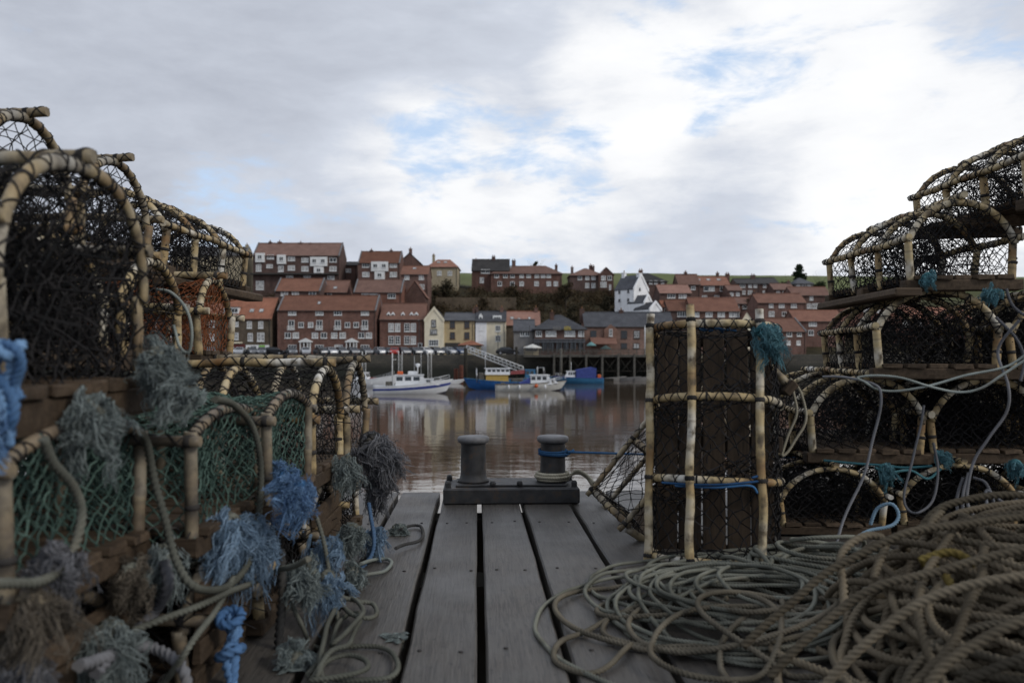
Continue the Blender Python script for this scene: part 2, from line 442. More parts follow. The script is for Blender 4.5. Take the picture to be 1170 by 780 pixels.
def pot_meshes(kind,L=.95,W=.5,H=.385,hs=.2,shape='bow',net=NETB,cell=.026,r=.0155,rails=(.19,.5,.81),ext=(.012,.045),slat=.40,cm=None,rail_lash=True,lr=.0022,loose=240,wm=None,sheets=(),jit=.22,seed=1,ends='net',nr=.0019,inner=True,lash=True):
    global rng
    rng=np.random.default_rng(seed); cm=cm or CANE
    s,sec,arc=section(W,H,hs,shape); Ptot=s[-1]
    def at(sv): return np.stack([np.interp(sv,s,sec[:,0]),np.interp(sv,s,sec[:,1])],-1)
    out=[]
    # wooden base: long slats over three cross battens
    g=Geo()
    for x in (-L/2+.03,0,L/2-.03): g.bbox(x-.032,-W/2-.02+rng.uniform(-.01,.01),0,x+.032,W/2+.02+rng.uniform(-.01,.01),.046,.004,0,jit=.0012)
    nb=5; bw=(W-.02)/nb
    for k in range(nb):
        y=-W/2+.01+bw*(k+.5); g.bbox(-L/2-.005+rng.uniform(-.012,.012),y-bw*slat,.0465,L/2+.005+rng.uniform(-.012,.012),y+bw*slat,.066,.003,0,jit=.0015)
    out.append(('base',g.mesh('base',wm or WOOD),None))
    xs=np.linspace(-L/2+.02,L/2-.02,4)
    for i,x in enumerate(xs):
        g=Geo(); a=sec[0]; b=arc[0]; c=arc[-1]; d=sec[-1]
        lean=rng.normal(0,.008,4)
        for (p,q,l) in ((a,b,lean[0]),(d,c,lean[1])):
            e=(q-p)/np.linalg.norm(q-p)
            path=np.array([[x+l*t,*(p+(q+e*.012-p)*t)] for t in np.linspace(0,1,8)])
            cane(g,path,r*1.08); binding(g,path,(.09,),r*1.08,w=.007) if rng.random()<.4 else None
        path=np.array([[x+lean[2]*math.sin(t*3),*p] for t,p in zip(np.linspace(0,1,len(arc)),arc)])
        q=cane(g,path,r*.95,.015)
        if lash:
            lashing(g,q,r*.95,rr=lr)
            binding(g,q,[v for v in np.arange(.03,.7,.13+rng.uniform(0,.08))],r*.95,w=.004)
        out.append(('hoop',g.mesh('hoop',[cm,TWINE]),None))
    for f in rails:
        g=Geo(); yz=at(f*Ptot)
        nrm=np.array([yz[0],yz[1]-hs*.7]); nrm/=np.linalg.norm(nrm); yz=yz+nrm*r*1.5
        x0=-L/2-rng.uniform(*ext); x1=L/2+rng.uniform(*ext)
        path=np.array([[x,*(yz+rng.normal(0,.002,2))] for x in np.linspace(x0,x1,9)])
        q=cane(g,smooth_path(path,.02),r*.95)
        binding(g,q,xs-x0,r*.95,w=.009)
        if lash and rail_lash: lashing(g,q,r*.95,pitch=.085,rr=lr)
        out.append(('rail',g.mesh('rail',[cm,TWINE]),None))
    # netting skin
    g=Geo()
    ns=int(Ptot/cell); nt=int(L*.97/cell); 
    ds=Ptot/ns; dt=L*.97/nt
    idx={}; nodes=[]
    for i in range(ns+1):
        for j in range(nt+1):
            if (i+j)%2: continue
            sv=i*ds+rng.normal(0,ds*jit)*(0<i<ns); t=j*dt+rng.normal(0,dt*jit)*(0<j<nt)
            y,z=at(np.clip(sv,0,Ptot)); x=-L*.485+t
            u=(x-xs[0])/(xs[1]-xs[0]); sag=.004-.020*math.sin(math.pi*(u%1))**2*(.3+.7*math.sin(math.pi*min(max(sv/Ptot,0),1)))+rng.normal(0,.003)
            ny,nz=y,z-hs*.6; l=math.hypot(ny,nz); idx[(i,j)]=len(nodes); nodes.append((x,y+ny/l*sag,z+nz/l*sag))
    links=[]
    for (i,j),a in idx.items():
        for dj in (1,-1):
            b=idx.get((i+1,j+dj))
            if b is not None and rng.random()>.012: links.append((a,b))
    nodes=np.array(nodes); links=np.array(links)
    g.strands(net_strands(nodes,links,nr),nr,3)
    kn=nodes; 
    o=np.array([[1,0,0],[-1,0,0],[0,1,0],[0,-1,0],[0,0,1],[0,0,-1]])*nr*2.1
    V=(kn[:,None,:]+o[None]).reshape(-1,3); f=np.array([(0,2,4),(2,1,4),(1,3,4),(3,0,4),(2,0,5),(1,2,5),(3,1,5),(0,3,5)])
    g.add(V,(np.arange(len(kn))[:,None,None]*6+f[None]).reshape(-1,3))
    def ztop(y): return np.interp(y,arc[:,0],arc[:,1],left=.0,right=.0)
    def sheet(fx,cell,jit,nr):
        ny=int(W/cell); nz=int(H/cell)+1; idx={}; nodes=[]
        for i in range(ny+1):
            for k in range(nz+1):
                if (i+k)%2: continue
                y=-W/2+i*W/ny; z=.04+k*cell
                zt=ztop(np.clip(y,-W/2*.98,W/2*.98))
                if z>zt+cell*.7: continue
                z=min(z,zt)
                y+=rng.normal(0,jit)*(0<i<ny); zz=z+rng.normal(0,jit)*(z<zt)
                idx[(i,k)]=len(nodes); nodes.append(fx(y,zz))
        links=[(a,idx[(i+di,k+1)]) for (i,k),a in idx.items() for di in (1,-1) if (i+di,k+1) in idx]
        # close the top edge along the arch
        nodes=np.array(nodes); g.strands(net_strands(nodes,np.array(links),nr),nr,3)
    for sx in (1,-1):
        sheet(lambda y,z:(sx*(L/2-.022-.03*math.exp(-((y/.16)**2+((z-.2)/.12)**2))),y,z),cell,.005,nr)
    if inner:
        for x0,k in ((-L*.17,.35),(L*.16,-.4))+sheets:
            sheet(lambda y,z:(x0+k*(z-.2)+.05*math.sin(y*9+k*9)+rng.normal(0,.006),y*.96,z*.96),cell*.72,.010,nr*.95)
        # slack folds of loose net lying inside
        Q=[]
        for _ in range(loose):
            c=np.array([rng.uniform(-L*.42,L*.42),rng.uniform(-W*.4,W*.4),rng.uniform(.08,H*.75)])
            d=rng.normal(0,1,3); d/=np.linalg.norm(d); e=rng.normal(0,.05,3)
            Q.append([c+d*t*.16+e*math.sin(t*3.1) for t in np.linspace(-.5,.5,5)])
        Q=np.array(Q); Q[:,:,2]=np.clip(Q[:,:,2],.07,H*.8); Q[:,:,1]=np.clip(Q[:,:,1],-W*.44,W*.44)
        g.strands(Q,nr*1.2,3)
    out.append(('netting',g.mesh('netting',net),None))
    if ends=='wood':
        for sx in (1,-1):
            for z0 in (.09,.165,.24):
                g=Geo(); g.bbox(sx*(L/2+.006)-.009,-W/2+.02,z0,sx*(L/2+.006)+.009,W/2-.02,z0+.062,.003,0,jit=.0015)
                out.append(('end_board',g.mesh('end_board',WOOD),None))
    # twine lacing where the net is tied to the base
    g=Geo()
    for sy in (-1,1):
        x=np.linspace(-L/2+.02,L/2-.02,220); ph=x*2*math.pi/.05
        g.tube(np.stack([x,sy*(W/2*.96+.012*np.cos(ph)),.05+.02*np.sin(ph)],-1),.0028,5,0)
    out.append(('lacing',g.mesh('lacing',TWINE),None))
    POTS[kind]=out
pot_meshes('black',seed=11)
pot_meshes('dense',seed=12,loose=420,sheets=((-.38,.1),(.36,-.15),(0,.2)),cell=.020,hs=.19,H=.38)
pot_meshes('round',seed=13,loose=650,sheets=((.40,.05),(.33,-.2),(.25,.3),(0,.1)),shape='round',hs=.2,H=.40,cell=.022,r=.0118,cm=CANE_MID,ext=(.0,.012),rails=(.24,.5,.76))
pot_meshes('green',seed=14,net=NETG,jit=.07,loose=24,cell=.0195,hs=.295,H=.345,ends='net',r=.0140,nr=.0023,ext=(.0,.015),rails=(.24,.76),cm=CANE_OLD)
pot_meshes('wooden',seed=15,ends='wood',cm=CANE_OLD,cell=.026,hs=.18,H=.36)
pot_meshes('rusty',seed=16,net=NETR,cell=.02,hs=.22,H=.38)
pot_meshes('upright',seed=17,H=.37,hs=.15,shape='round',cell=.030,rails=(.345,.585,.775),rail_lash=False,r=.0165,inner=True,loose=6,nr=.0027,slat=.455,wm=WOOD_DK)
pot_meshes('open',seed=18,cm=CANE_MID,shape='bow',hs=.19,H=.40,cell=.038,inner=False,nr=.0019)
rng=np.random.default_rng(99)
def pot(kind,label,group,loc=None,rotz=0,M=None,scale=(1,1,1)):
    t=thing('lobster_pot',label,'lobster pot',(0,0,0),0,group)
    if M is not None: t.matrix_world=M
    else:
        t.location=loc; t.rotation_euler=(rng.normal(0,.012),rng.normal(0,.012),rotz); t.scale=scale
    for nm,me,_ in POTS[kind]: link(nm,me,t)
    return t
LW='pots stacked on the left'; RW='pots stacked on the right'
# left heap: long axis across the picture, arched ends turned to the walkway
def left(kind,xf,y,z,label,rz=0,scale=(1,1,1)):
    return pot(kind,label,LW,(xf-.475*scale[0],y,z),rz,None,scale)
for kind,xf,y,lab in (('wooden',-.87,1.55,'wooden-ended pot at the very bottom of the left heap nearest the camera'),
                   ('wooden',-.75,2.08,'wooden-ended pot on the deck behind the hanging blue knotted rope'),
                   ('dense',-.70,2.52,'black pot on the deck under the bright blue frayed tuft'),
                   ('wooden',-.70,2.97,'wooden-ended pot on the deck behind the coiled pale rope on the left'),
                   ('dense',-.70,3.47,'black pot on the deck at the water end of the left heap')):
    left(kind,xf,y,0,lab,rng.normal(0,.03),(1,1,.88))
for kind,xf,y,sc,lab in (('green',-.84,1.585,(1,1.03,.95),'green-netted pot nearest the camera under the large black arched pot'),
                   ('green',-.725,2.085,(1,1,.95),'green-netted pot with thick grey wrapped canes and a green rope over its end'),
                   ('green',-.665,2.45,(1,.86,1.0),'green-netted pot third along, above the bright blue tuft'),
                   ('black',-.665,2.93,(1,1,1.06),'black-netted pot with pale white lashed arch in the left heap'),
                   ('open',-.665,3.47,(1,1,1.06),'black-netted pot beside the big grey mop of frayed rope')):
    left(kind,xf,y,.335,lab,rng.normal(0,.02),sc)
left('round',-.86,1.625,.665,'large black arched pot with pale thick canes, nearest the camera on the left',.0,(1,1.08,1.29))
left('dense',-1.28,2.30,.755,'dark netted pot just behind the large near arched pot',.03)
left('black',-1.29,2.88,.755,'dark netted pot with a hose loop, left of the rusty orange one',.02)
left('rusty',-1.30,3.52,.755,'rusty orange netted pot below the long pale caned pot',.02,(1,.8,1))
left('open',-1.50,2.48,1.14,'topmost open netted pot at the upper left edge against the sky',.02)
left('open',-1.50,3.05,1.14,'high netted pot against the sky, second from the top left corner',-.02)
pot('black','long pot with four pale side canes lying along the left heap, against the town',LW,(-1.75,3.97,1.135),math.atan2(1,.05))
# right heap: long axis running away from the camera
def right(kind,px,py,Y,dx,label,scale=(1,1,1),z=None):
    c=P(px,py,Y); 
    if z is not None: c.z=z
    h=Vector((dx,1,0)).normalized(); lft=Vector((-h.y,h.x,0))
    o=c+h*.475*scale[0]-lft*.25*scale[1]
    return pot(kind,label,RW,o,math.atan2(h.y,h.x),None,scale)
right('dense',893,613,3.50,.05,'squat black pot on the deck, bottom of the right heap beside the upright pot',(1,.9,.76),0)
right('dense',1032,613,3.55,.05,'black pot behind the thick rope pile, bottom row of the right heap',(1,1,.8),0)
right('black',927,530,3.60,.06,'black pot with blue twine along its base, second layer of the right heap',(1,1,1),.31)
right('dense',1066,528,3.60,.05,'black pot with one yellow post, second layer at the right edge',(1,1,1),.31)
right('black',1003,438,3.45,.14,'arched pot with tan canes and four side posts, third layer of the right heap',(1,1,1),.69)
right('dense',1157,436,3.45,.1,'tan caned pot cut by the right edge of the picture in the third layer',(1,1,1),.69)
right('black',1040,332,3.38,.03,'pot with four tan posts against the sky, fourth layer on a thick plank',(1,.9,.98),1.075)
right('black',1176,222,3.22,.02,'topmost curved netted pot at the upper right against bright cloud',(1,1,.95),1.40)
right('dense',1185,613,3.55,.05,'black pot half out of the picture in the bottom row, rightmost of the right heap',(1,1,.85),0)
right('dense',1205,528,3.62,.05,'black pot half out of the picture in the second layer, rightmost of the right heap',(1,1,1),.31)
# the pot standing on its end beside the walkway
l=R(9); c_,s_=math.cos(l),math.sin(l)
Rm=Matrix(((0,-1,0),(s_,0,-c_),(c_,0,s_))).to_4x4()
Rm=Matrix.Rotation(R(-13),4,'Z')@Rm
tgt=P(818,647,2.97); tgt.z=.008
org=tgt-(Rm@Vector((-.475,0,.34)))
UP=Matrix.Translation(org)@Rm
pot('upright','tall pot standing on its end beside the walkway with three long pale canes',None,M=UP)
a=R(50); Rm=Matrix(((math.cos(a),0,-math.sin(a)),(0,1,0),(math.sin(a),0,math.cos(a)))).to_4x4()
b=P(758,630,3.43); b.z=-.06; b.x-=.035; b.y+=.25
pot('open','small pot tilted on its corner, leaning behind the upright pot',None,M=Matrix.Translation(b+Rm@Vector((.475,0,0)))@Matrix(Rm)@Matrix.Diagonal((1,1,.82,1)))
# thick plank under the fourth layer, right heap
g=Geo(); c=P(1040,332,3.36); M=Matrix.Translation((c.x-.02,c.y-.04,1.045))@Matrix.Rotation(R(86),4,'Z')
g.bbox(0,-.05,0,1.05,.06,.034,.006,0,M,jit=.002)
tag(g.build('grey_plank',WOOD),'grey plank edge sticking out under the fourth layer pot on the right','plank')
g=Geo(); c=P(185,318,3.5); M=Matrix.Translation((-1.50,3.42,1.10))@Matrix.Rotation(R(87),4,'Z')
g.bbox(0,-.05,0,1.05,.05,.036,.006,0,M,jit=.002)
tag(g.build('grey_plank',WOOD),'weathered plank under the long caned pot on the left, against the town','plank')

# ------------------------------------------------------------------ frayed rope tufts
def tuft(label,at,d,L,n,m,spread=.5,g_=.35,r=.0011,knot=ROPE_GRN,kr=.02,group='frayed rope ends',cat='rope end'):
    at=Vector(at); t=thing('frayed_rope',label,cat,at,0,group)
    d=np.array(Vector(d).normalized()); L=L*.40; spread*=.9; g_=g_*1.5
    M=int(n*1.5); K=14
    locks=max(9,M//15); li=rng.integers(0,locks,M)
    LD=d[None]+rng.normal(0,spread,(locks,3)); LD/=np.linalg.norm(LD,axis=1,keepdims=True)
    ll=L*rng.uniform(.45,1.15,locks)
    D=rng.normal(0,spread,(M,3))*.13+LD[li]; D/=np.linalg.norm(D,axis=1,keepdims=True)
    ln=ll[li]*rng.uniform(.6,1.1,M); tt=np.linspace(0,1,K)
    # every lock wanders its own way and its yarns crimp and stray from it
    def walk(k,amp): return np.cumsum(np.cumsum(rng.normal(0,amp,(k,K,3)),axis=1),axis=1)/K
    def wavy(k,amp,f0,f1):
        o=0
        for _ in range(2): o=o+rng.normal(0,amp,(k,1,3))*np.sin(rng.uniform(f0,f1,(k,1,1))*tt[None,:,None]*1.6+rng.uniform(0,6.28,(k,1,1)))
        return o*np.minimum(1,tt*2.2)[None,:,None]
    st=rng.normal(0,.016,(locks,3))[li]+rng.normal(0,.0038,(M,3))
    Q=st[:,None,:]+D[:,None,:]*(ln[:,None]*tt[None,:])[:,:,None]
    Q=Q+walk(locks,.07)[li]*L+wavy(locks,.12,2.5,7)[li]*L+wavy(M,.04,5,16)*L+np.cumsum(rng.normal(0,.012,(M,K,3)),axis=1)*L
    Q[:,:,2]-=g_*(ln[:,None]*tt[None,:]**1.6)*rng.uniform(.5,1.2,locks)[li][:,None]
    r=r*.95
    # keep the ends above the boards
    Q[:,:,2]=np.maximum(Q[:,:,2],-at.z+.004)
    g=Geo(); g.strands(Q,rng.uniform(.6,1.6,M)*r,3,taper=.5); g.build('yarns',m,t)
    g=Geo()
    for k in range(3):
        th=np.linspace(0,2*math.pi,40); ax=rng.normal(0,1,3); ax/=np.linalg.norm(ax); u=np.cross(ax,[.3,.5,.8]); u/=np.linalg.norm(u); w=np.cross(ax,u)
        rope(g,kr*(np.cos(th)[:,None]*u+np.sin(th)[:,None]*w)+ax[None]*.006*k,kr*.42,raw=True,wob=0)
    g.build('knot',knot,t)
    return t
TL='frayed rope ends tied along the left heap'
def face(px):
    return float(np.interp(px,[0,175,215,300,325],[-.84,-.84,-.725,-.725,-.665]))
def TP(px,py,Y,out=.02):
    # hang it on the face of the stack rather than in front of it
    if px<330: Y=-(face(px)+out)*F/(CX-px)
    return P(px,py,Y)
g=Geo()
rope(g,[P(-2,392,1.31),P(6,402,1.29),P(14,415,1.30),P(10,432,1.31),P(2,450,1.30),P(6,480,1.30),P(9,508,1.31)],.0085,wob=.003)
rope(g,[P(10,395,1.31),P(2,405,1.30),P(-6,420,1.31),P(4,436,1.30),P(14,455,1.30),P(12,478,1.30),P(3,500,1.31),P(5,520,1.31)],.0085,wob=.003)
rope(g,[P(6,392,1.30),P(20,400,1.29),P(24,418,1.30),P(16,440,1.31),P(24,455,1.31)],.0075,wob=.003)
th=np.linspace(0,2*math.pi,50); c=P(6,400,1.30); rope(g,np.stack([c.x+.022*np.cos(th),c.y+.022*np.sin(th),c.z+.010*np.sin(th*2)],-1),.009,raw=True,wob=0)
tag(g.build('knotted_rope',mat_thread('light_blue_rope',(.05,.11,.22),(.17,.29,.46),scale=20)),'light blue knotted rope hanging from the near cane at the left edge','rope')
tuft('light blue loose strands below the left edge knot',P(8,470,1.31),(-.1,-.2,-1),.11,90,FR_BLUE,.3,.7,.0015,ROPE_BLU,.012,TL)
tuft('grey-teal frayed rope over the wooden base of the large near pot',TP(105,470,1.34),(.2,-.5,-.6),.16,480,FR_GRN,.6,.5,.0013,ROPE_GRN,.02,TL)
tuft('grey-teal mop at the far foot of the large near pot',TP(178,412,1.66),(.7,-.5,-.45),.18,620,FR_GRN,.55,.35,.0013,ROPE_GRN,.024,TL)
tuft('grey-teal frayed end just above the first green netted pot',TP(205,450,1.66),(-.3,-.6,.15),.15,400,FR_GRN,.6,.4,.0013,ROPE_GRN,.02,TL)
tuft('bright blue frayed rope bursting out beside the third green pot',TP(338,560,2.12),(.0,-.6,-.3),.15,640,FR_BLUE,.75,.45,.0013,ROPE_BLU,.022,TL)
tuft('bright blue end pointing left beside the bright blue burst',TP(325,545,2.1),(-.7,-.4,.5),.10,260,FR_BLUE,.4,.4,.0013,ROPE_BLU,.016,TL)
tuft('blue-grey shaggy rope hanging in the middle of the left heap',TP(282,604,1.82),(.5,-.6,-.1),.21,820,FR_BLG,.6,.8,.0013,ROPE_GRN,.026,TL)
tuft('blue-grey strands hanging under the second green pot',TP(262,598,1.8),(-.1,-.5,-.7),.17,420,FR_BLG,.4,.8,.0013,ROPE_GRN,.02,TL)
tuft('grey-green frayed end hanging from the black lashed pot',TP(397,530,2.95),(.1,-.5,-.7),.18,420,FR_GRN,.35,.5,.0013,ROPE_GRN,.024,TL)
tuft('large grey mop of frayed rope at the water end of the left heap',TP(424,505,3.3),(.5,-.3,-.55),.30,1100,FR_GRY,.40,.55,.0022,ROPE_DK,.035,TL)
tuft('dark grey frayed tail below the large grey mop',TP(432,545,3.32),(.1,-.4,-.9),.20,700,FR_GRY,.35,.5,.0020,ROPE_DK,.03,TL)
tuft('grey-green tuft low on the black pot, left of the blue one',TP(402,606,2.9),(0,-.5,-.5),.15,420,FR_GRN,.6,.5,.0013,ROPE_GRN,.022,TL)
tuft('blue tuft hanging at ankle height near the deck edge',TP(428,612,3.15),(.1,-.5,-.7),.15,360,FR_BLG,.45,.5,.0014,ROPE_BLU,.02,TL)
tuft('blue-grey tuft between the bright blue burst and the deck coils',TP(372,622,2.45),(.0,-.5,-.4),.13,380,FR_BLG,.7,.5,.0013,ROPE_GRN,.02,TL)
tuft('blue strands dropping beside the pale looped rope',TP(372,660,2.35),(.0,-.4,-.9),.17,300,FR_BLG,.3,.5,.0013,ROPE_GRN,.018,TL)
tuft('grey-green bush of yarn above the pale deck coil',TP(350,655,2.2),(.1,-.5,-.5),.14,480,FR_GRN,.6,.5,.0013,ROPE_GRN,.02,TL)
tuft('grey-green tuft lying low by the pale deck coil',TP(402,655,2.7),(.4,-.5,-.3),.12,380,FR_GRN,.6,.5,.0013,ROPE_GRN,.02,TL)
tuft('grey mop on the low edge of the first green pot',TP(185,635,1.45),(.2,-.5,-.6),.14,520,FR_GRN,.5,.6,.0012,ROPE_GRN,.02,TL)
tuft('dull grey mop at the bottom left corner',TP(125,725,1.28),(.2,-.4,-.5),.17,620,FR_GRN,.6,.6,.0012,ROPE_GRN,.022,TL)
tuft('grey mop on the deck at the foot of the left heap',TP(335,752,2.05),(.3,-.5,.0),.10,520,FR_GRN,.7,.5,.0012,ROPE_GRN,.02,TL)
tuft('small grey tuft lying alone on the left board',TP(455,738,2.25),(-.7,-.2,.15),.06,200,FR_GRN,.6,.3,.0011,ROPE_GRN,.012,TL)
tuft('grey-green tuft beside the small rope loop near the bollards',TP(455,604,3.55),(.3,-.5,-.4),.12,320,FR_GRN,.6,.5,.0014,ROPE_GRN,.018,TL)
tuft('teal frayed rope hanging from the top of the upright pot',P(872,378,3.03),(.65,-.3,-.5),.21,300,FR_TEAL,.30,.6,.0014,mat_thread('teal_rope',(.03,.10,.12),(.09,.22,.24)),.02,None)
TR='frayed rope ends on the right heap'
for px,py,Y,d,Ln,lab in ((1060,318,3.34,(0,-.5,-.6),.07,'teal tuft on the plank under the fourth layer pot'),
                     (1135,335,3.3,(-.5,-.5,-.4),.08,'teal tuft right of the arched pot with tan canes'),
                     (1010,535,3.5,(.5,-.5,-.3),.10,'teal tangle hanging from the second layer base'),
                     (1075,520,3.5,(.4,-.5,-.6),.09,'teal tangle at the foot of the single yellow post'),
                     (1160,530,3.5,(-.3,-.5,-.7),.09,'teal tuft near the right edge above the rope pile')):
    tuft(lab,P(px,py,Y),d,Ln*.9,200,FR_TEAL,.5,.6,.0014,MATS['teal_rope'],.016,TR)
tuft('pale frayed patch lying in the thin rope coils on the right',P(895,712,2.32),(.3,-.4,.2),.06,320,mat_thread('pale_yarn',(.25,.24,.22),(.45,.43,.4)),.8,.5,.0011,ROPE_PALE,.014,None)

tuft('brown matted yarn over the lowest base at the left edge',TP(40,690,1.22),(.4,-.5,-.4),.16,520,FR_BRN,.7,.6,.0013,ROPE_TAN,.022,TL)
tuft('grey yarn clump caught on the end of the first green pot',TP(60,640,1.2),(.3,-.5,-.5),.12,420,FR_GRY,.7,.6,.0013,ROPE_DK,.02,TL)
tuft('brown-grey mop between the green pots at knee height',TP(150,655,1.4),(.2,-.5,-.4),.12,420,FR_BRN,.7,.6,.0012,ROPE_GRN,.02,TL)
tuft('dark grey yarn in the extreme bottom left corner',TP(30,765,1.2),(.3,-.5,-.2),.15,520,FR_GRY,.7,.5,.0013,ROPE_DK,.022,TL)
# knotted blue rope hanging low left
g=Geo()
for k in range(3):
    off=Vector((.006*math.cos(k*2.1),-.006*math.sin(k*2.1),0))
    rope(g,[P(262,700,1.95)+off*2,P(268,722,1.94)-off,P(262,745,1.93)+off*2,P(266,790,1.92)-off],.012,wob=.004)
th=np.linspace(0,2*math.pi,50)
for k in range(2):
    c=P(263,705+k*40,1.93); rope(g,np.stack([c.x+.026*np.cos(th),c.y+.022*np.sin(th),c.z+.012*np.sin(th+k*2)],-1),.012,raw=True,wob=0)
tag(g.build('knotted_rope',mat_thread('blue_tarred_rope',(.04,.10,.22),(.13,.24,.42))),'bright blue knotted rope end hanging low on the left heap','rope')

# ------------------------------------------------------------------ ropes on the left heap
def rope_thing(label,paths,r,m,cat='rope',name='hanging_rope',wob=.003,group=None):
    g=Geo()
    for p in paths: rope(g,[q if isinstance(q,Vector) else (TP(*q,.045) if q[0]<330 and q[2]<2.1 else P(*q)) for q in p],r,wob=wob)
    return tag(g.build(name,m),label,cat,group)
rope_thing('green-grey rope curving down over the second green pot',[[(245,457,1.72),(268,462,1.70),(286,485,1.68),(297,530,1.68),(298,575,1.69),(290,628,1.70),(262,668,1.68),(225,672,1.62),(200,640,1.56),(188,590,1.50),(180,558,1.48),(174,530,1.48),(168,505,1.48),(160,492,1.48)]],.0085,ROPE_GRN)
rope_thing('thick pale rope bowed across the first green pot',[[(-20,668,1.12),(45,664,1.10),(82,632,1.10),(93,590,1.12),(82,556,1.15),(62,528,1.18),(50,500,1.22)]],.0085,ROPE_GRN)
rope_thing('taut pale rope running up to the right at the lower left',[[(150,722,1.45),(195,703,1.52),(250,682,1.62),(310,655,1.75),(352,640,1.9)]],.0075,ROPE_GRN)
rope_thing('rope slanting down under the green pots at the lower left',[[(268,660,1.72),(240,705,1.68),(212,745,1.62),(180,790,1.55)]],.007,ROPE_GRN)
rope_thing('thick dark rope hanging straight down the left heap',[[(321,628,1.98),(322,680,1.97),(319,730,1.96),(315,790,1.95)]],.012,ROPE_DK)
rope_thing('grey-blue rope twisted along the lowest left base',[[(110,770,1.3),(140,735,1.32),(175,700,1.36),(192,670,1.42),(188,640,1.45)],[(90,760,1.28),(130,748,1.3),(170,738,1.34),(205,760,1.42),(215,790,1.45)]],.012,ROPE_LIL)
rope_thing('pale hose looped below the plank of the long caned pot',[[(178,330,3.05),(196,335,3.0),(212,352,2.95),(219,380,2.95),(216,402,2.95),(205,395,2.96),(198,372,2.98)]],.006,ROPE_PALE)
rope_thing('blue rope hanging down to the deck near the water end',[[(421,575,3.2),(427,610,3.1),(424,635,3.05),(410,652,2.98),(398,660,2.9)]],.008,mat_thread('mid_blue_rope',(.04,.08,.15),(.11,.18,.29)))
rope_thing('pale rope dropping from the blue tuft and looping back up',[[(362,590,2.4),(374,640,2.38),(383,690,2.36),(384,722,2.34),(374,740,2.3),(355,735,2.25),(340,705,2.2),(333,688,2.18)]],.0065,ROPE_GRN)
def deckpt(px,py,z=.012):
    Y=(EYE-z)*F/(py-HY); return Vector((PX(px,Y),Y,z))
g=Geo()
loops=[[(352,770),(366,752),(385,742),(408,738),(432,738),(448,745),(455,760),(446,772),(420,776),(390,777),(362,772)],
       [(362,772,.03),(372,757,.03),(395,748,.03),(415,752,.03),(420,762,.03),(405,770,.03),(375,775,.03),(356,776,.03)],
       [(356,776,.02),(378,745,.05),(396,738,.05),(402,728,.04),(410,712,.03),(410,700,.03),(398,702,.02),(384,716,.02),(380,735,.02)],
       [(380,735,.05),(395,722,.06),(413,703,.06),(412,690,.05),(400,683,.04),(390,688,.03)],
       [(390,688,.04),(402,702,.04),(420,706,.03),(431,700,.02),(426,690,.02),(410,687,.03),(392,682,.05)],
       [(392,682,.05),(380,700,.06),(370,730,.05),(366,760,.03),(372,790,.015)]]
pts=[]
for L_ in loops: pts+= [deckpt(*p) for p in L_]
rope(g,pts,.0068,wob=.003)
tag(g.build('rope_coil',ROPE_GRN),'pale green-grey rope lying in loose loops on the left deck board','rope')
rope_thing('small pale loop of rope lying on the left board',[[deckpt(405,660,.05),deckpt(420,656,.02),deckpt(440,652,.012),deckpt(447,643),deckpt(440,638),deckpt(424,640,.02),deckpt(412,644,.05)]],.0065,ROPE_PALE,name='rope_loop')
rope_thing('dark rope loop on the boards left of the bollards',[[deckpt(452,626,.04),deckpt(462,622,.02),deckpt(478,618),deckpt(484,608),deckpt(480,601),deckpt(468,601),deckpt(458,604,.03)]],.0065,ROPE_DK,name='rope_loop')
# cork / cane stub floats caught in the lower left tangle
# ------------------------------------------------------------------ ropes on the right heap
rope_thing('long pale rope swagged across the third layer of the right heap',[[(1185,395,3.2),(1150,418,3.22),(1100,430,3.25),(1058,441,3.28),(1025,447,3.3),(1003,445,3.3),(988,436,3.32),(980,431,3.35),(1000,429,3.33),(1030,432,3.3),(1062,441,3.27),(1095,448,3.25),(1120,444,3.22),(1145,428,3.2),(1185,402,3.18)]],.0052,ROPE_PALE,name='swagged_rope',wob=.002)
rope_thing('lilac-grey rope hanging down past the blue twined base',[[(940,430,3.6),(975,432,3.42),(1000,440,3.30),(1006,452,3.25),(1003,480,3.25),(992,525,3.22),(975,570,3.2),(960,605,3.18),(956,625,3.15),(975,628,3.1),(1000,620,3.05)]],.0056,ROPE_LIL)
rope_thing('grey rope hanging beside the single yellow post',[[(1055,462,3.4),(1052,490,3.38),(1042,525,3.36),(1034,560,3.34),(1036,580,3.3),(1048,586,3.25),(1066,570,3.3),(1072,540,3.34),(1066,505,3.38)]],.0052,ROPE_LIL)
rope_thing('grey rope curving down at the right edge into the pile',[[(1165,365,3.2),(1140,400,3.25),(1152,440,3.2),(1150,470,3.2),(1130,500,3.18),(1112,530,3.15),(1105,570,3.1),(1120,600,3.0)]],.0058,ROPE_LIL)
rope_thing('thin grey ropes hanging together at the right edge above the pile',[[(1100,545,3.2),(1094,575,3.15),(1096,600,3.1)],[(1106,540,3.2),(1100,575,3.12),(1103,600,3.1)],[(1112,545,3.2),(1128,552,3.15),(1136,580,3.1),(1120,590,3.05)],[(1130,590,3.05),(1128,560,3.1),(1150,575,3.05),(1175,560,3.0)]],.006,ROPE_LIL)
rope_thing('light blue rope arching out of the bottom right pot',[[(995,600,3.2),(1003,580,3.2),(1018,575,3.18),(1026,588,3.16),(1020,600,3.14),(995,605,3.12),(975,618,3.08),(966,632,3.05)]],.007,mat_thread('pale_blue_rope',(.10,.17,.24),(.22,.32,.40)))
rope_thing('cream loop of rope behind the top of the upright pot',[[(905,436,3.55),(910,470,3.5),(900,500,3.45),(893,520,3.42),(905,510,3.45),(920,480,3.5),(916,450,3.54),(902,432,3.56)]],.006,ROPE_CRM,name='rope_loop')
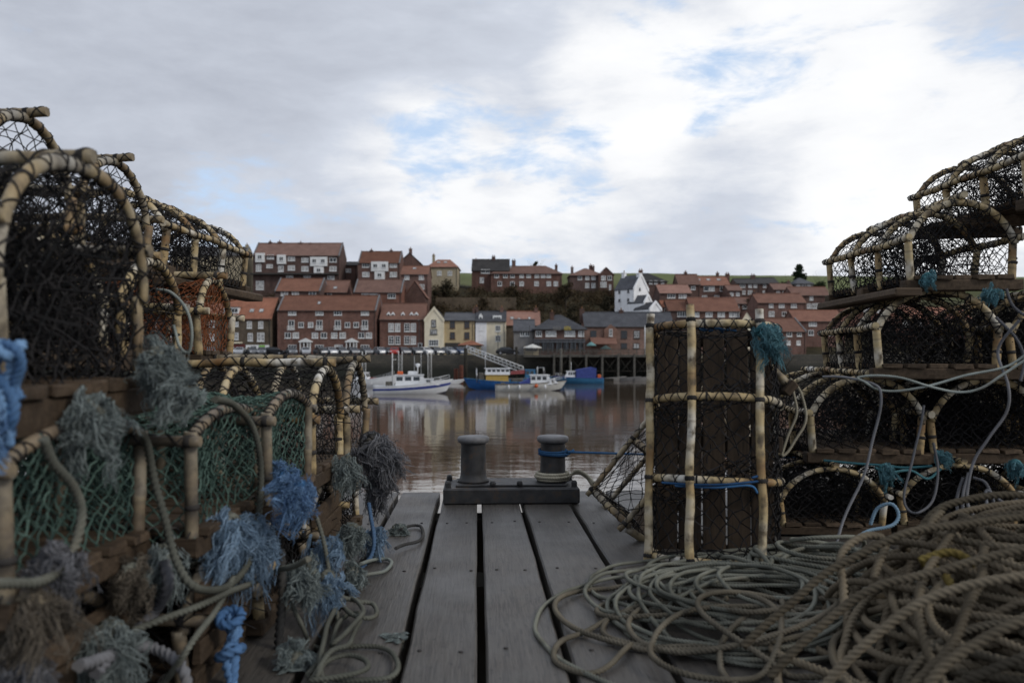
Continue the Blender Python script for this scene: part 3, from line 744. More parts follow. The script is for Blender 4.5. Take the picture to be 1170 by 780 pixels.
rope_thing('grey loop hanging at the right edge in the third layer',[[(1150,330,3.3),(1158,350,3.28),(1175,362,3.26),(1195,360,3.3)],[(1138,362,3.3),(1160,385,3.26),(1170,410,3.25),(1166,435,3.24)]],.006,ROPE_LIL,name='rope_loop')
rope_thing('teal twine tied along the base of the second layer pot',[[(940,526,3.52),(965,528,3.5),(1000,531,3.5),(1030,534,3.5),(1065,532,3.5)],[(1000,533,3.5),(1015,540,3.49),(1040,538,3.49),(1060,546,3.49),(1075,535,3.49)]],.0055,MATS['teal_rope'],name='base_twine')
# blue twine across the upright pot
def UPt(x,y,z): return UP@Vector((x,y,z))
g=Geo(); xq=-.475+.02+(.95-.04)/3+.0
rope(g,[UPt(xq-.02,.20,.33),UPt(xq-.022,.1,.385),UPt(xq-.018,-.02,.40),UPt(xq-.01,-.1,.39),UPt(xq,-.16,.37),UPt(xq+.02,-.17,.36),UPt(xq+.01,-.13,.385)],.0045,wob=.001)
rope(g,[UPt(xq-.03,.15,.36),UPt(xq-.03,.0,.40),UPt(xq-.02,-.12,.385),UPt(xq-.045,-.15,.37)],.0045,wob=.001)
tag(g.build('blue_twine',ROPE_BLU),'blue twine knotted across the second hoop of the upright pot','twine')
g=Geo()
for k in range(9):
    a_=rng.uniform(-.1,.16); p0=UPt(.44+rng.uniform(-.015,.02),a_,.30+rng.uniform(0,.05)); rope(g,[p0,p0+Vector((rng.uniform(.02,.07),-.01,rng.uniform(-.02,.02))),p0+Vector((rng.uniform(.05,.12),.01,rng.uniform(-.03,.02)))],.004,wob=.002)
tag(g.build('blue_twine',ROPE_BLU),'blue and teal scraps of twine caught in the top of the upright pot','twine')
# ------------------------------------------------------------------ rope piles on the right
def wave(n,lo,hi,amp,ts):
    o=0
    for _ in range(n): o=o+np.sin(ts*rng.uniform(lo,hi)+rng.uniform(0,6.28))*amp/n**.5
    return o
def heap(label,cx,cy,rx,ry,H,turns,r,m,drift=.12,zb=0,rot=0,Rx=None,Ry=None,layer0=.3,tilt=.02,rnd=None,cat='rope pile',name='rope_pile',rvar=.34):
    Rx=Rx or rx*1.15; Ry=Ry or ry*1.15
    ts=np.linspace(0,turns*2*math.pi,int(turns*220)); k=ts/(2*math.pi)
    ex=drift*wave(4,.05,.35,1,ts); ey=drift*wave(4,.05,.35,1,ts)
    sc=.82+rvar*wave(4,.06,.4,1,ts); ec=1+.18*wave(3,.05,.3,1,ts)
    ph=ts+.35*wave(3,.1,.5,1,ts)
    ex=ex*1.35; ey=ey*1.35; sc=np.clip(sc,.18,1.35)
    a=rx*sc*np.cos(ph); b=ry*sc*ec*np.sin(ph); ra=rot+.9*wave(3,.03,.2,1,ts)
    x=cx+ex+a*np.cos(ra)-b*np.sin(ra); y=cy+ey+a*np.sin(ra)+b*np.cos(ra)
    lay=layer0+(1-layer0)*k/turns
    d=((x-cx)/Rx)**2+((y-cy)/Ry)**2
    z=zb+r*1.1+H*np.clip(1-d,0,1)**.75*lay+tilt*np.abs(wave(4,.2,1.3,1,ts))
    g=Geo(); rope(g,np.stack([x,y,z],-1),r,raw=True,wob=.003,rnd=rnd)
    return tag(g.build(name,m),label,cat)
heap('flat coil of thin grey-green rope spread over the boards below the upright pot',.76,2.50,.42,.36,.09,22,.0066,ROPE_GRN,.12,rot=.1)
heap('thin brownish rope looped loosely at the walkway side of the coils',.70,2.27,.34,.26,.07,8,.0078,mat_thread('olive_rope',(.07,.062,.047),(.185,.162,.122),scale=9),.15,layer0=.5)
heap('flat grey rope coil on the deck against the bottom row of the right heap',1.12,2.85,.36,.24,.12,13,.008,ROPE_GRN,.08)
heap('lower part of the thick tan rope heap filling the bottom right corner',1.46,1.95,.54,.44,.33,26,.0098,ROPE_TAN,.12,layer0=.15,tilt=.03)
heap('upper part of the thick tan rope heap, its loops rising to the right edge',1.58,2.14,.64,.42,.44,24,.0100,mat_thread('brown_rope',(.072,.058,.040),(.19,.155,.108),scale=9),.14,layer0=.55,tilt=.04,rot=.35)
heap('darker rope loops slumped down the near side of the thick heap',1.26,1.70,.36,.32,.22,13,.0095,mat_thread('drab_rope',(.055,.047,.035),(.145,.125,.092),scale=9),.14,layer0=.5,tilt=.04,rot=-.4)
g=Geo()
pts=[deckpt(720,735,.02),deckpt(700,758,.012),deckpt(675,768,.011),deckpt(650,763,.011),deckpt(634,752,.011),deckpt(640,735,.011),deckpt(668,720,.014),deckpt(705,703,.02),deckpt(740,690,.04),deckpt(790,690,.06),deckpt(850,700,.08),deckpt(905,690,.1)]
rope(g,pts,.0075)
pts=[deckpt(880,735,.05),deckpt(800,738,.03),deckpt(745,738,.02),deckpt(700,730,.013),deckpt(688,717,.013),deckpt(705,703,.02),deckpt(750,697,.04),deckpt(830,698,.05),deckpt(880,690,.06)]
rope(g,pts,.0075)
tag(g.build('stray_rope',MATS['olive_rope']),'single brown rope loop straying left across the gap in the boards','rope')
rope_thing('thick tan ropes sweeping over the top of the heap off the right edge',
  [[(850,740,1.95),(900,690,1.95),(960,645,1.95),(1030,612,1.95),(1100,598,1.95),(1180,592,1.95)],
   [(880,775,1.8),(930,720,1.8),(1000,672,1.78),(1080,650,1.76),(1180,625,1.74)],
   [(1040,615,2.15),(1075,580,2.15),(1130,568,2.15),(1190,566,2.15)],
   [(940,790,1.68),(985,735,1.66),(1050,690,1.64),(1110,668,1.62),(1190,655,1.6)],
   [(1075,585,2.1),(1062,600,2.05),(1085,612,1.98),(1130,622,1.92),(1190,630,1.85)],
   [(965,690,1.9),(960,640,2.0),(985,612,2.05),(1010,620,2.05),(1000,660,1.95)],
   [(1190,700,1.5),(1130,725,1.5),(1080,760,1.5),(1050,800,1.5)],
   [(1125,625,1.85),(1118,668,1.72),(1100,710,1.62),(1075,750,1.55),(1040,790,1.5)],
   [(1095,600,2.0),(1060,650,1.85),(1050,700,1.72),(1065,760,1.6),(1090,800,1.55)]],.0098,ROPE_TAN,name='rope_bight',wob=.004)
rope_thing('yellow-tinged rope strand half buried in the thick heap',[[(1050,640,1.9),(1085,632,1.88),(1115,645,1.86)],[(1055,642,1.9),(1078,655,1.84),(1090,672,1.8)]],.010,mat_thread('yellow_rope',(.09,.065,.018),(.20,.15,.045),scale=9))
# ------------------------------------------------------------------ far side: ground, quay, water
rng=np.random.default_rng(5); random.seed(5)
def interp_prof(y):
    ys=[150,158,171,176,185,198,212,235,280,340,420,520,700,1200]
    zs=[.5,.5,.6,1.4,4.0,9.0,14.2,19.5,28.0,34.0,41.3,43,44,45]
    return np.interp(y,ys,zs)
def ground(x,y):
    x=np.asarray(x,float); y=np.asarray(y,float)
    b=interp_prof(y)
    h=np.clip((y-175)/60,0,1)
    b=b+h*(.7*np.sin(x*.021+1)+.5*np.sin(x*.06+y*.04)+.3*np.sin(x*.17+y*.13))
    q=np.clip((x-25)/30,0,1)*np.clip((275-y)/45,0,1)*np.clip((y-185)/25,0,1); b=b-3.6*q+np.clip((-x-5)/30,0,1)*h*1.6
    return b
xs=np.concatenate([np.arange(-900,-200,50),np.arange(-200,200,4),np.arange(200,901,50)]); ys=np.concatenate([np.arange(171,250,3),np.arange(250,440,8),np.arange(440,1300,60)])
X,Y=np.meshgrid(xs,ys); Z=ground(X,Y)
V=np.stack([X,Y,Z],-1).reshape(-1,3); nx=len(xs); ny=len(ys)
i=np.arange(ny-1)[:,None]; j=np.arange(nx-1)[None,:]
Fq=np.stack([i*nx+j,i*nx+j+1,(i+1)*nx+j+1,(i+1)*nx+j],-1).reshape(-1,4)
m=NT('hill_ground'); v=m.coord(); sep=m.n('ShaderNodeSeparateXYZ'); m.l(v,sep.inputs[0])
grass=m.ramp(m.noise(v,.02,5),[(.35,(.09,.11,.042)),(.65,(.135,.15,.065))])
scrub=m.ramp(m.noise(v,.35,6,.7),[(.3,(.018,.016,.010)),(.55,(.045,.038,.022)),(.75,(.07,.055,.03))])
fy=m.n('ShaderNodeMapRange'); fy.inputs[1].default_value=252; fy.inputs[2].default_value=285; m.l(m.math('ADD',sep.outputs[1],m.math('MULTIPLY',m.noise(v,.05,4),40.)),fy.inputs[0])
m.col(m.mix(fy.outputs[0],scrub,grass)); m.rough(.95); m.spec(.1)
g=Geo(); g.add(V,Fq,0,True); struct(g.build('hillside',m.m))
ASPH=simple('asphalt',(.055,.054,.053),.9,.3,.8)
STONE=NT('quay_stone'); m=STONE; v=m.coord(); sep=m.n('ShaderNodeSeparateXYZ'); m.l(v,sep.inputs[0])
bt=m.n('ShaderNodeTexBrick'); bt.inputs['Scale'].default_value=1; bt.inputs['Brick Width'].default_value=1.1; bt.inputs['Row Height'].default_value=.45; bt.inputs['Mortar Size'].default_value=.03
mp=m.n('ShaderNodeMapping'); mp.inputs['Rotation'].default_value=(R(90),0,0); tc=m.n('ShaderNodeTexCoord'); m.l(tc.outputs['Object'],mp.inputs[0]); m.l(mp.outputs[0],bt.inputs['Vector'])
bt.inputs['Color1'].default_value=(.085,.075,.058,1); bt.inputs['Color2'].default_value=(.055,.05,.042,1); bt.inputs['Mortar'].default_value=(.03,.03,.025,1)
tide=m.n('ShaderNodeMapRange'); tide.inputs[1].default_value=-2.2; tide.inputs[2].default_value=-.6; m.l(m.math('ADD',sep.outputs[2],m.math('MULTIPLY_ADD',m.noise(v,.5,5),1.6,-.8)),tide.inputs[0])
m.col(m.mix(tide.outputs[0],(.014,.015,.010),bt.outputs['Color'])); m.rough(.85)
g=Geo(); g.box(-400,155,-7,400,155.6,.70); struct(g.build('quay_wall',m.m))
g=Geo()
v0=np.array([[-400,155.6,.69],[400,155.6,.69],[400,172,.70],[-400,172,.70]]); g.add(v0,[(0,1,2,3)]); struct(g.build('quay_road',ASPH))
g=Geo(); g.box(-400,163.6,.4,400,171.5,.80); struct(g.build('pavement',simple('paving',(.14,.13,.115),.9,.3,1)))
# water
m=NT('harbour_water'); tc=m.n('ShaderNodeTexCoord'); mp=m.n('ShaderNodeMapping'); m.l(tc.outputs['Object'],mp.inputs[0]); mp.inputs['Scale'].default_value=(.55,1.0,1)
w1=m.noise(mp.outputs[0],1.1,4,.55,.3); w2=m.noise(mp.outputs[0],.16,3,.5); w3=m.noise(mp.outputs[0],6.0,3,.5)
m.col(m.ramp(w2,[(.3,(.066,.048,.033)),(.7,(.086,.064,.045))])); m.rough(.03); m.b.inputs['IOR'].default_value=1.33; m.spec(.5)
bn=m.n('ShaderNodeBump'); bn.inputs['Strength'].default_value=1; bn.inputs['Distance'].default_value=.0105
m.l(m.math('ADD',m.math('ADD',w1,m.math('MULTIPLY',w3,.10)),m.math('MULTIPLY',w2,2.0)),bn.inputs['Height']); m.l(bn.outputs[0],m.b.inputs['Normal'])
g=Geo(); g.add([[-900,-60,WATER],[900,-60,WATER],[900,155.3,WATER],[-900,155.3,WATER]],[(0,1,2,3)]); struct(g.build('harbour_water',m.m))
# old harbour wall rail of concrete kerb along the quay edge
g=Geo()
for x in np.arange(-120,120,2.4): g.bbox(x,155.02,.701,x+2.34,155.5,.79,.02)
struct(g.build('quay_kerb',simple('coping_stone',(.12,.115,.10),.9,.3,1.5)))

# ------------------------------------------------------------------ house materials
def vary(m,c,lo=.72,hi=1.2):
    oi=m.n('ShaderNodeObjectInfo'); hs=m.n('ShaderNodeHueSaturation'); m.l(c,hs.inputs['Color'])
    m.l(m.math('MULTIPLY_ADD',oi.outputs['Random'],hi-lo,lo),hs.inputs['Value']); m.l(m.math('MULTIPLY_ADD',m.math('FRACT',m.math('MULTIPLY',oi.outputs['Random'],7.3)),.3,.78),hs.inputs['Saturation'])
    return hs.outputs[0]
def brick(name,a,b):
    m=NT(name); v=m.coord()
    mp=m.n('ShaderNodeMapping'); mp.inputs['Rotation'].default_value=(R(90),0,0); tc=m.n('ShaderNodeTexCoord'); m.l(tc.outputs['Object'],mp.inputs[0])
    bt=m.n('ShaderNodeTexBrick'); bt.inputs['Scale'].default_value=1; bt.inputs['Brick Width'].default_value=.45; bt.inputs['Row Height'].default_value=.16; bt.inputs['Mortar Size'].default_value=.012
    m.l(mp.outputs[0],bt.inputs['Vector'])
    bt.inputs['Color1'].default_value=(*a,1); bt.inputs['Color2'].default_value=(*b,1); bt.inputs['Mortar'].default_value=(.16,.13,.11,1)
    st=m.ramp(m.noise(m.coord(scale=(1,1,.5)),.7,6,.65),[(.3,(.55,.55,.55)),(.65,(1.05,1.05,1.05))])
    m.col(vary(m,m.mix(1.0,bt.outputs['Color'],st,'MULTIPLY'),.8,1.25)); m.rough(.9); m.spec(.15); return m.m
def render_wall(name,c):
    m=NT(name); f=m.noise(m.coord(scale=(1,1,.35)),.9,6,.65)
    m.col(m.ramp(f,[(.3,tuple(x*.72 for x in c)),(.6,c)])); m.rough(.9); m.spec(.15); return m.m
def tiles(name,a,b,per=.30):
    m=NT(name); v=m.coord(); f=m.noise(v,.6,6,.7); f2=m.noise(v,5,3)
    wv=m.n('ShaderNodeTexWave',wave_type='BANDS',bands_direction='X'); wv.inputs['Scale'].default_value=.314/per*1.0; m.l(v,wv.inputs['Vector'])
    c=m.ramp(f,[(.3,a),(.68,b)]); c=m.mix(m.ramp(f2,[(.5,(0,0,0)),(.75,(.6,.6,.6))]),c,tuple(x*.5 for x in a))
    m.col(vary(m,c)); m.rough(.85); m.spec(.2); m.bump(wv.outputs['Fac'],.6,.06); return m.m
BR1=brick('red_brick',(.225,.105,.075),(.16,.074,.055)); BR2=brick('dark_brick',(.15,.079,.062),(.11,.060,.050)); BR3=brick('orange_brick',(.25,.122,.078),(.19,.092,.06))
STO=brick('brown_stone',(.15,.115,.075),(.11,.085,.058))
CREAM=render_wall('cream_render',(.78,.70,.53)); OCHRE=render_wall('ochre_render',(.50,.40,.24)); WHT=render_wall('white_render',(.86,.86,.86)); BUFF=render_wall('buff_stone',(.38,.32,.22)); GRYW=render_wall('grey_render',(.22,.21,.20))
PAN=tiles('orange_pantile',(.19,.085,.056),(.285,.132,.086)); PANB=tiles('brown_pantile',(.14,.069,.048),(.215,.106,.073)); SLATE=tiles('grey_slate',(.055,.057,.064),(.10,.102,.112)); SLD=tiles('dark_slate',(.038,.036,.036),(.07,.066,.064))
WPAINT=simple('white_paint',(.72,.72,.70),.5,.12,3,.4)
BPAINT=simple('dark_frame_paint',(.05,.045,.04),.6)
GLASS=NT('window_glass'); GLASS.col((.015,.017,.02)); GLASS.rough(.08); GLASS.spec(.6); GLASS=GLASS.m
CURT=NT('curtained_glass'); CURT.col(CURT.ramp(CURT.noise(CURT.coord(),2,2),[(.35,(.13,.13,.13)),(.55,(.46,.455,.44))])); CURT.rough(.25); CURT.spec(.5); CURT=CURT.m
POT=simple('chimney_pot',(.30,.16,.09),.9)
LEAD=simple('lead_flashing',(.16,.16,.165),.6)

def window(par,x,z,w,h,y=0,frame=None,nx=2,nz=1,pane=None,bar=.10,axis='x'):
    """casement standing proud of the wall: white frame with bars, sill, glass set back"""
    fm=frame or WPAINT; g=Geo(); b=bar
    def bx(x0,z0,x1,z1,ya=-.07,yb=.03): g.box(x0,y+ya,z0,x1,y+yb,z1)
    x0,x1,z0,z1=x-w/2,x+w/2,z-h/2,z+h/2
    bx(x0,z0,x0+b,z1); bx(x1-b,z0,x1,z1); bx(x0+b,z0,x1-b,z0+b); bx(x0+b,z1-b,x1-b,z1)
    for k in range(1,nx): c=x0+w*k/nx; bx(c-b*.4,z0+b,c+b*.4,z1-b,-.06,.02)
    for k in range(1,nz):
        c=z0+h*k/nz
        xx=[x0+b]+sum([[x0+w*q/nx-b*.4,x0+w*q/nx+b*.4] for q in range(1,nx)],[])+[x1-b]
        for q in range(0,len(xx),2): bx(xx[q],c-b*.3,xx[q+1],c+b*.3,-.055,.02)
    bx(x0-.08,z0-.09,x1+.08,z0-.002,-.16,.03)
    o=g.build('window',fm,par)
    g=Geo(); v=np.array([[x0+b*.5,y-.03,z0+b*.5],[x1-b*.5,y-.03,z0+b*.5],[x1-b*.5,y-.03,z1-b*.5],[x0+b*.5,y-.03,z1-b*.5]])
    g.add(v,[(0,1,2,3)])
    g.build('pane',pane or random.choice([GLASS,CURT,CURT]),o)
    return o
def solid(g,poly,axis,a,b,mi=0):
    """extrude outline poly [(p,q)] between a and b; axis 'x': outline in y,z; axis 'y': outline in x,z"""
    n=len(poly)
    if axis=='x': v=[(a,p,q) for p,q in poly]+[(b,p,q) for p,q in poly]
    else: v=[(p,a,q) for p,q in poly]+[(p,b,q) for p,q in poly]
    f=[list(range(n))[::-1 if axis=='x' else 1],list(range(n,2*n))[::1 if axis=='x' else -1]]
    for i in range(n):
        j=(i+1)%n; q=(i,j,n+j,n+i); f.append(q if axis=='x' else q[::-1])
    g.add(v,f,mi)
def house(name,label,x0,x1,yr,ye,yb,Y,depth=8,wall=None,roof=None,kind='gable',wins=(),chim=(),rot=0,cat='house',sink=5,group=None,over=.3,parapet=False,doors=(),lights=(),frame=None,hipin=None):
    xa,xb=PX(x0,Y),PX(x1,Y); w=xb-xa; xc=(xa+xb)/2; zb=PZ(yb,Y); he=PZ(ye,Y)-zb; hr=PZ(yr,Y+(depth/2 if kind!='front' else 0))-zb
    t=thing(name,label,cat,(xc,Y,zb),R(rot),group)
    d=depth
    g=Geo()
    if kind=='gable': solid(g,[(0,-sink),(d,-sink),(d,he),(d/2,hr-.12),(0,he)],'x',-w/2,w/2)
    elif kind=='front': solid(g,[(-w/2,-sink),(w/2,-sink),(w/2,he),(0,hr-.12),(-w/2,he)],'y',0,d)
    else: g.box(-w/2,0,-sink,w/2,d,he)
    g.build('wall',wall,t)
    g=Geo(); th=.16; o=over
    if kind=='gable':
        sl=(hr-he)/(d/2); e=parapet and -.28 or .12
        solid(g,[(-o,he-o*sl+.02),(d/2,hr+.02),(d/2,hr+.02+th),(-o,he-o*sl+.02+th)],'x',-w/2-e,w/2+e)
        solid(g,[(d/2+.002,hr+.02),(d+o,he-o*sl+.02),(d+o,he-o*sl+.02+th),(d/2+.002,hr+.02+th)],'x',-w/2-e,w/2+e)
        rf=g.build('roof',roof,t)
        g=Geo(); x=-w/2-e
        while x<w/2+e-.2: g.bbox(x+.01,d/2-.14,hr+th-.02,min(x+.46,w/2+e),d/2+.14,hr+th+.13,.03); x+=.45
        g.build('ridge',roof,rf)
        if parapet:
            for sx in (-1,1):
                g=Geo(); q=[(-o,he-o*sl-.05),(d/2,hr-.02),(d+o,he-o*sl-.05),(d+o,he-o*sl+.36),(d/2,hr+.42),(-o,he-o*sl+.36)]
                solid(g,q,'x',sx*(w/2-.13)-.14,sx*(w/2-.13)+.14); g.build('gable_coping',LEAD if wall is not WHT else WHT,t)
    elif kind=='front':
        sl=(hr-he)/(w/2); e=.15
        solid(g,[(-w/2-o,he-o*sl+.02),(-.001,hr+.02),(-.001,hr+.02+th),(-w/2-o,he-o*sl+.02+th)][::-1],'y',-e,d+e)
        solid(g,[(.001,hr+.02),(w/2+o,he-o*sl+.02),(w/2+o,he-o*sl+.02+th),(.001,hr+.02+th)][::-1],'y',-e,d+e)
        rf=g.build('roof',roof,t)
        if parapet:
            g=Geo(); solid(g,[(-w/2-.1,he-.3),(-w/2-.1,he+.3),(0,hr+.45),(w/2+.1,he+.3),(w/2+.1,he-.3),(w/2-.02,he-.3),(0,hr-.2),(-w/2+.02,he-.3)],'y',-.16,.15) ; g.build('gable_coping',wall,t)
    else:
        ins=hipin if hipin is not None else min(d/2,w/2-.3)
        v=[(-w/2-o,-o,he-.02),(w/2+o,-o,he-.02),(w/2+o,d+o,he-.02),(-w/2-o,d+o,he-.02),(-w/2-o,-o,he+.14),(w/2+o,-o,he+.14),(w/2+o,d+o,he+.14),(-w/2-o,d+o,he+.14),(-w/2+ins,d/2,hr),(w/2-ins,d/2,hr)]
        g.add(v,[(3,2,1,0),(0,1,5,4),(1,2,6,5),(2,3,7,6),(3,0,4,7),(4,5,9,8),(6,7,8,9),(5,6,9),(7,4,8)]); rf=g.build('roof',roof,t)
    # gutter along the front eave
    if kind!='front':
        g=Geo(); g.tube([(-w/2-.1,-o-.07,he-.10 if kind=='gable' else he-.02),(w/2+.1,-o-.07,he-.10 if kind=='gable' else he-.02)],.07,8); g.build('gutter',BPAINT,t)
        g=Geo(); xx=w/2-.35; g.tube([(xx,-o-.07,he-.15),(xx,-.09,he-.6),(xx,-.09,-.2)],.05,6); g.build('downpipe',BPAINT,t)
    for c in chim:
        px,wd,yt=c[:3]; yy=c[3] if len(c)>3 else d/2
        x=px and (PX(px,Y)-xc); ww=wd/F*Y; zt=PZ(yt,Y+yy)-zb
        g=Geo(); g.bbox(x-ww/2,yy-.42,hr-2.2 if len(c)<5 else c[4],x+ww/2,yy+.42,zt-.12,.02); g.bbox(x-ww/2-.07,yy-.5,zt-.118,x+ww/2+.07,yy+.5,zt+.06,.02)
        ch=g.build('chimney',BR2 if wall not in (WHT,BUFF) else wall,rf)
        g=Geo(); n=max(1,int(ww/.5))
        for k in range(n): g.lathe([(.15,zt+.062),(.12,zt+.5),(.15,zt+.55)],10,0,Matrix.Translation((x-ww/2+ww*(k+.5)/n,yy,0)))
        g.build('chimney_pots',POT,ch)
    for wn in wins:
        px,py,pw,ph=wn[:4]; opt=wn[4] if len(wn)>4 else {}
        opt=dict(opt); 
        if frame and 'frame' not in opt: opt['frame']=frame
        window(t,PX(px,Y)-xc,PZ(py,Y)-zb,pw/F*Y,ph/F*Y,**opt)
    for dd in doors:
        px,py,pw,ph=dd[:4]; col=dd[4]; x=PX(px,Y)-xc; z=PZ(py,Y)-zb; ww=pw/F*Y; hh=ph/F*Y
        g=Geo(); g.box(x-ww/2-.12,-.09,z-hh/2,x-ww/2,.02,z+hh/2); g.box(x+ww/2,-.09,z-hh/2,x+ww/2+.12,.02,z+hh/2); g.box(x-ww/2-.12,-.09,z+hh/2+.001,x+ww/2+.12,.02,z+hh/2+.13)
        do=g.build('door',WPAINT,t); g=Geo(); g.box(x-ww/2+.003,-.05,z-hh/2,x+ww/2-.003,-.01,z+hh/2-.002); g.build('leaf',col,do)
    # skylights lying on the front roof slope
    for px,py,pw in lights:
        sl=(hr-he)/(d/2); z=PZ(py,Y+2)-zb; yy=(z-he)/sl; x=PX(px,Y)-xc; ww=pw/F*Y; nv=Vector((0,-sl,1)).normalized(); up=Vector((0,1,sl)).normalized()
        M=Matrix(((1,0,0,x),(0,up.y,nv.y,yy),(0,up.z,nv.z,he+yy*sl+th+.04),(0,0,0,1)))
        g=Geo(); g.box(-ww/2,-.5,-.05,ww/2,.5,.06,0,M); sk=g.build('skylight',LEAD,rf)
        g=Geo(); g.box(-ww/2+.08,-.42,.0605,ww/2-.08,.42,.075,0,M); g.build('pane',CURT,sk)
    t['_w']=w; t['_d']=d; del t['_w']; del t['_d']
    return t
def bay(t,Y,x0,x1,px,py,pw,ph,dep=.5,mat=None,nwin=1,wy=None):
    """white boarded bay standing out from the wall of house t with its window"""
    xc=(PX(x0,Y)+PX(x1,Y))/2; zb=t.location.z; x=PX(px,Y)-xc; z=PZ(py,Y)-zb; w=pw/F*Y; h=ph/F*Y
    g=Geo(); g.bbox(x-w/2,-dep,z-h/2,x+w/2,.02,z+h/2,.02); 
    b=g.build('bay',mat or WPAINT,t)
    for k in range(nwin):
        c=x+(k-(nwin-1)/2)*w*.5; window(b,c,z+h*.06,1.15,1.05,-dep,pane=GLASS,nx=2)
    return b
# ------------------------------------------------------------------ the town
def row(y,w,h,xs,**k): return [(x,y,w,h,k) for x in xs]
D1=167
TG=None
t=house('stone_house','brown stone house with orange roof and shopfront at the left end of the front row',257,310,341,364,404,D1,9,STO,PAN,wins=row(370,9,6,(268,),nx=3)+row(371,5.5,8,(285,298))+row(384,9,8,(268,))+row(385,5.5,9,(286,),nz=2)+row(385,8,10,(298,),nz=2),lights=((285,356,5),(296,356,5)),chim=((258,5,337),))
xc=(PX(257,D1)+PX(310,D1))/2
g=Geo(); g.box(PX(262,D1)-xc,-.35,PZ(392.2,D1)-t.location.z,PX(277,D1)-xc,.01,PZ(390.6,D1)-t.location.z); g.build('fascia',CREAM,t)
g=Geo(); g.box(PX(281,D1)-xc,-.12,PZ(402,D1)-t.location.z,PX(308,D1)-xc,.01,PZ(394,D1)-t.location.z); sf=g.build('shopfront',WPAINT,t)
g=Geo(); g.box(PX(296,D1)-xc,-.16,PZ(398.5,D1)-t.location.z,PX(303,D1)-xc,-.121,PZ(394.3,D1)-t.location.z); g.build('green_panel',simple('lime_sign',(.20,.42,.08),.6,.2),sf)
g=Geo(); g.box(PX(287,D1)-xc,-.15,PZ(400,D1)-t.location.z,PX(293,D1)-xc,-.121,PZ(395.5,D1)-t.location.z); g.build('pane',GLASS,sf)
g=Geo(); g.box(PX(263,D1)-xc,-.1,PZ(403,D1)-t.location.z,PX(280,D1)-xc,.01,PZ(393,D1)-t.location.z); g.build('shop_window',simple('maroon_paint',(.12,.03,.025),.6),t)
# dormer strip
g=Geo(); x0_,x1_=PX(254,D1)-xc,PX(271,D1)-xc; zz=PZ(358,D1+2)-t.location.z
g.box(x0_,.9,zz-.2,x1_,3.4,zz+1.25); dm=g.build('dormer',WPAINT,t); window(dm,(x0_+x1_)/2,zz+.55,x1_-x0_-.2,1.0,.9,nx=4,pane=GLASS)
g=Geo(); g.box(x0_-.2,.7,zz+1.252,x1_+.2,3.6,zz+1.42); g.build('dormer_roof',PAN,dm)
W1=row(357,9,6,(334,365,386,417),nx=3)+row(371,6,6,(344,355,397,407))+row(383,7,6.5,(329,338,360,370,382,391.5,413,421.5))+row(397,9.5,6.5,(334,365,387,417),nx=3)
t=house('brick_terrace','long red brick house with two white porticoes and rows of white windows',317,430,338.5,354.5,403,D1,9,BR1,PANB,wins=W1,parapet=True,lights=((362,347,3.5),))
xc=(PX(317,D1)+PX(430,D1))/2; zb=t.location.z
for px in (333,365,386,417):   # french windows with white balconies
    window(t,PX(px,D1)-xc,PZ(370.5,D1)-zb,1.25,1.75,nx=2,pane=GLASS)
    g=Geo(); x=PX(px,D1)-xc; z=PZ(376.5,D1)-zb
    g.box(x-.75,-.5,z-.12,x+.75,-.001,z-.02); 
    for q in np.linspace(-.72,.72,9): g.box(x+q-.03,-.5,z-.019,x+q+.03,-.45,z+.75)
    g.box(x-.77,-.52,z+.751,x+.77,-.43,z+.82); g.build('balcony',WPAINT,t)
for px in (350,402.5):
    x=PX(px,D1)-xc; z0=PZ(403,D1)-zb; g=Geo()
    for q in (-1.05,-.3,.45,1.05): g.box(x+q-.09,-.9,z0,x+q+.09,-.72,z0+2.2)
    solid(g,[(x-1.35,z0+2.2),(x+1.35,z0+2.2),(x+1.35,z0+2.42),(x,z0+3.05),(x-1.35,z0+2.42)],'y',-1.05,-.001)
    po=g.build('portico',WPAINT,t)
    g=Geo(); g.box(x-.85,-.03,z0,x-.15,.01,z0+2.05); g.build('door',BPAINT,po); window(po,x+.55,z0+1.15,.8,1.5,-.01,nx=2,nz=2,pane=GLASS)
t=house('brick_house','red brick house with pairs of tall white sash windows next to the cream gable',434,485,347.5,365,403,D1,9,BR1,PANB,wins=row(374,6,9.5,(447,454.3,465,472.3),nx=2,nz=3)+row(388.5,6,9.5,(447,454.3,465,472.3),nx=2,nz=3),doors=((480,397,3.6,9,BPAINT),))
xc=(PX(434,D1)+PX(485,D1))/2; zb=t.location.z
for px in (443,448,459.5,469.5,475):
    x=PX(px,D1)-xc; z=PZ(361,D1+1.5)-zb; g=Geo(); solid(g,[(x-.42,z-.3),(x+.42,z-.3),(x+.42,z+.35),(x,z+.85),(x-.42,z+.35)],'y',1.0,2.6); dm=g.build('dormer',WPAINT,t); window(dm,x,z+.1,.6,.65,1.0,nx=1,pane=GLASS,bar=.07)
house('gabled_house','narrow cream house with a pointed white gable facing the water',485,507,352.5,366,403,D1-1,11,CREAM,SLD,'front',parapet=True,over=.02,
      wins=row(369.5,5.5,8.5,(495.5,),frame=BPAINT,nz=2)+row(379,8,6,(495.5,),frame=BPAINT,nx=3)+row(391.5,11,7,(495.5,),nx=4,nz=2,pane=GLASS))
t=house('ochre_house','yellow ochre house with grey slate roof and brown windows',507.5,542,358,366,403,D1,8,OCHRE,SLATE,wins=row(371,6,8,(517,533.5),frame=simple('brown_frame_paint',(.10,.055,.035),.6),nx=2,nz=2)+row(383.3,6,8,(517,533.5),frame=MATS['brown_frame_paint'],nx=2,nz=2),chim=((541,4,353),))
xc=(PX(507.5,D1)+PX(542,D1))/2; zb=t.location.z
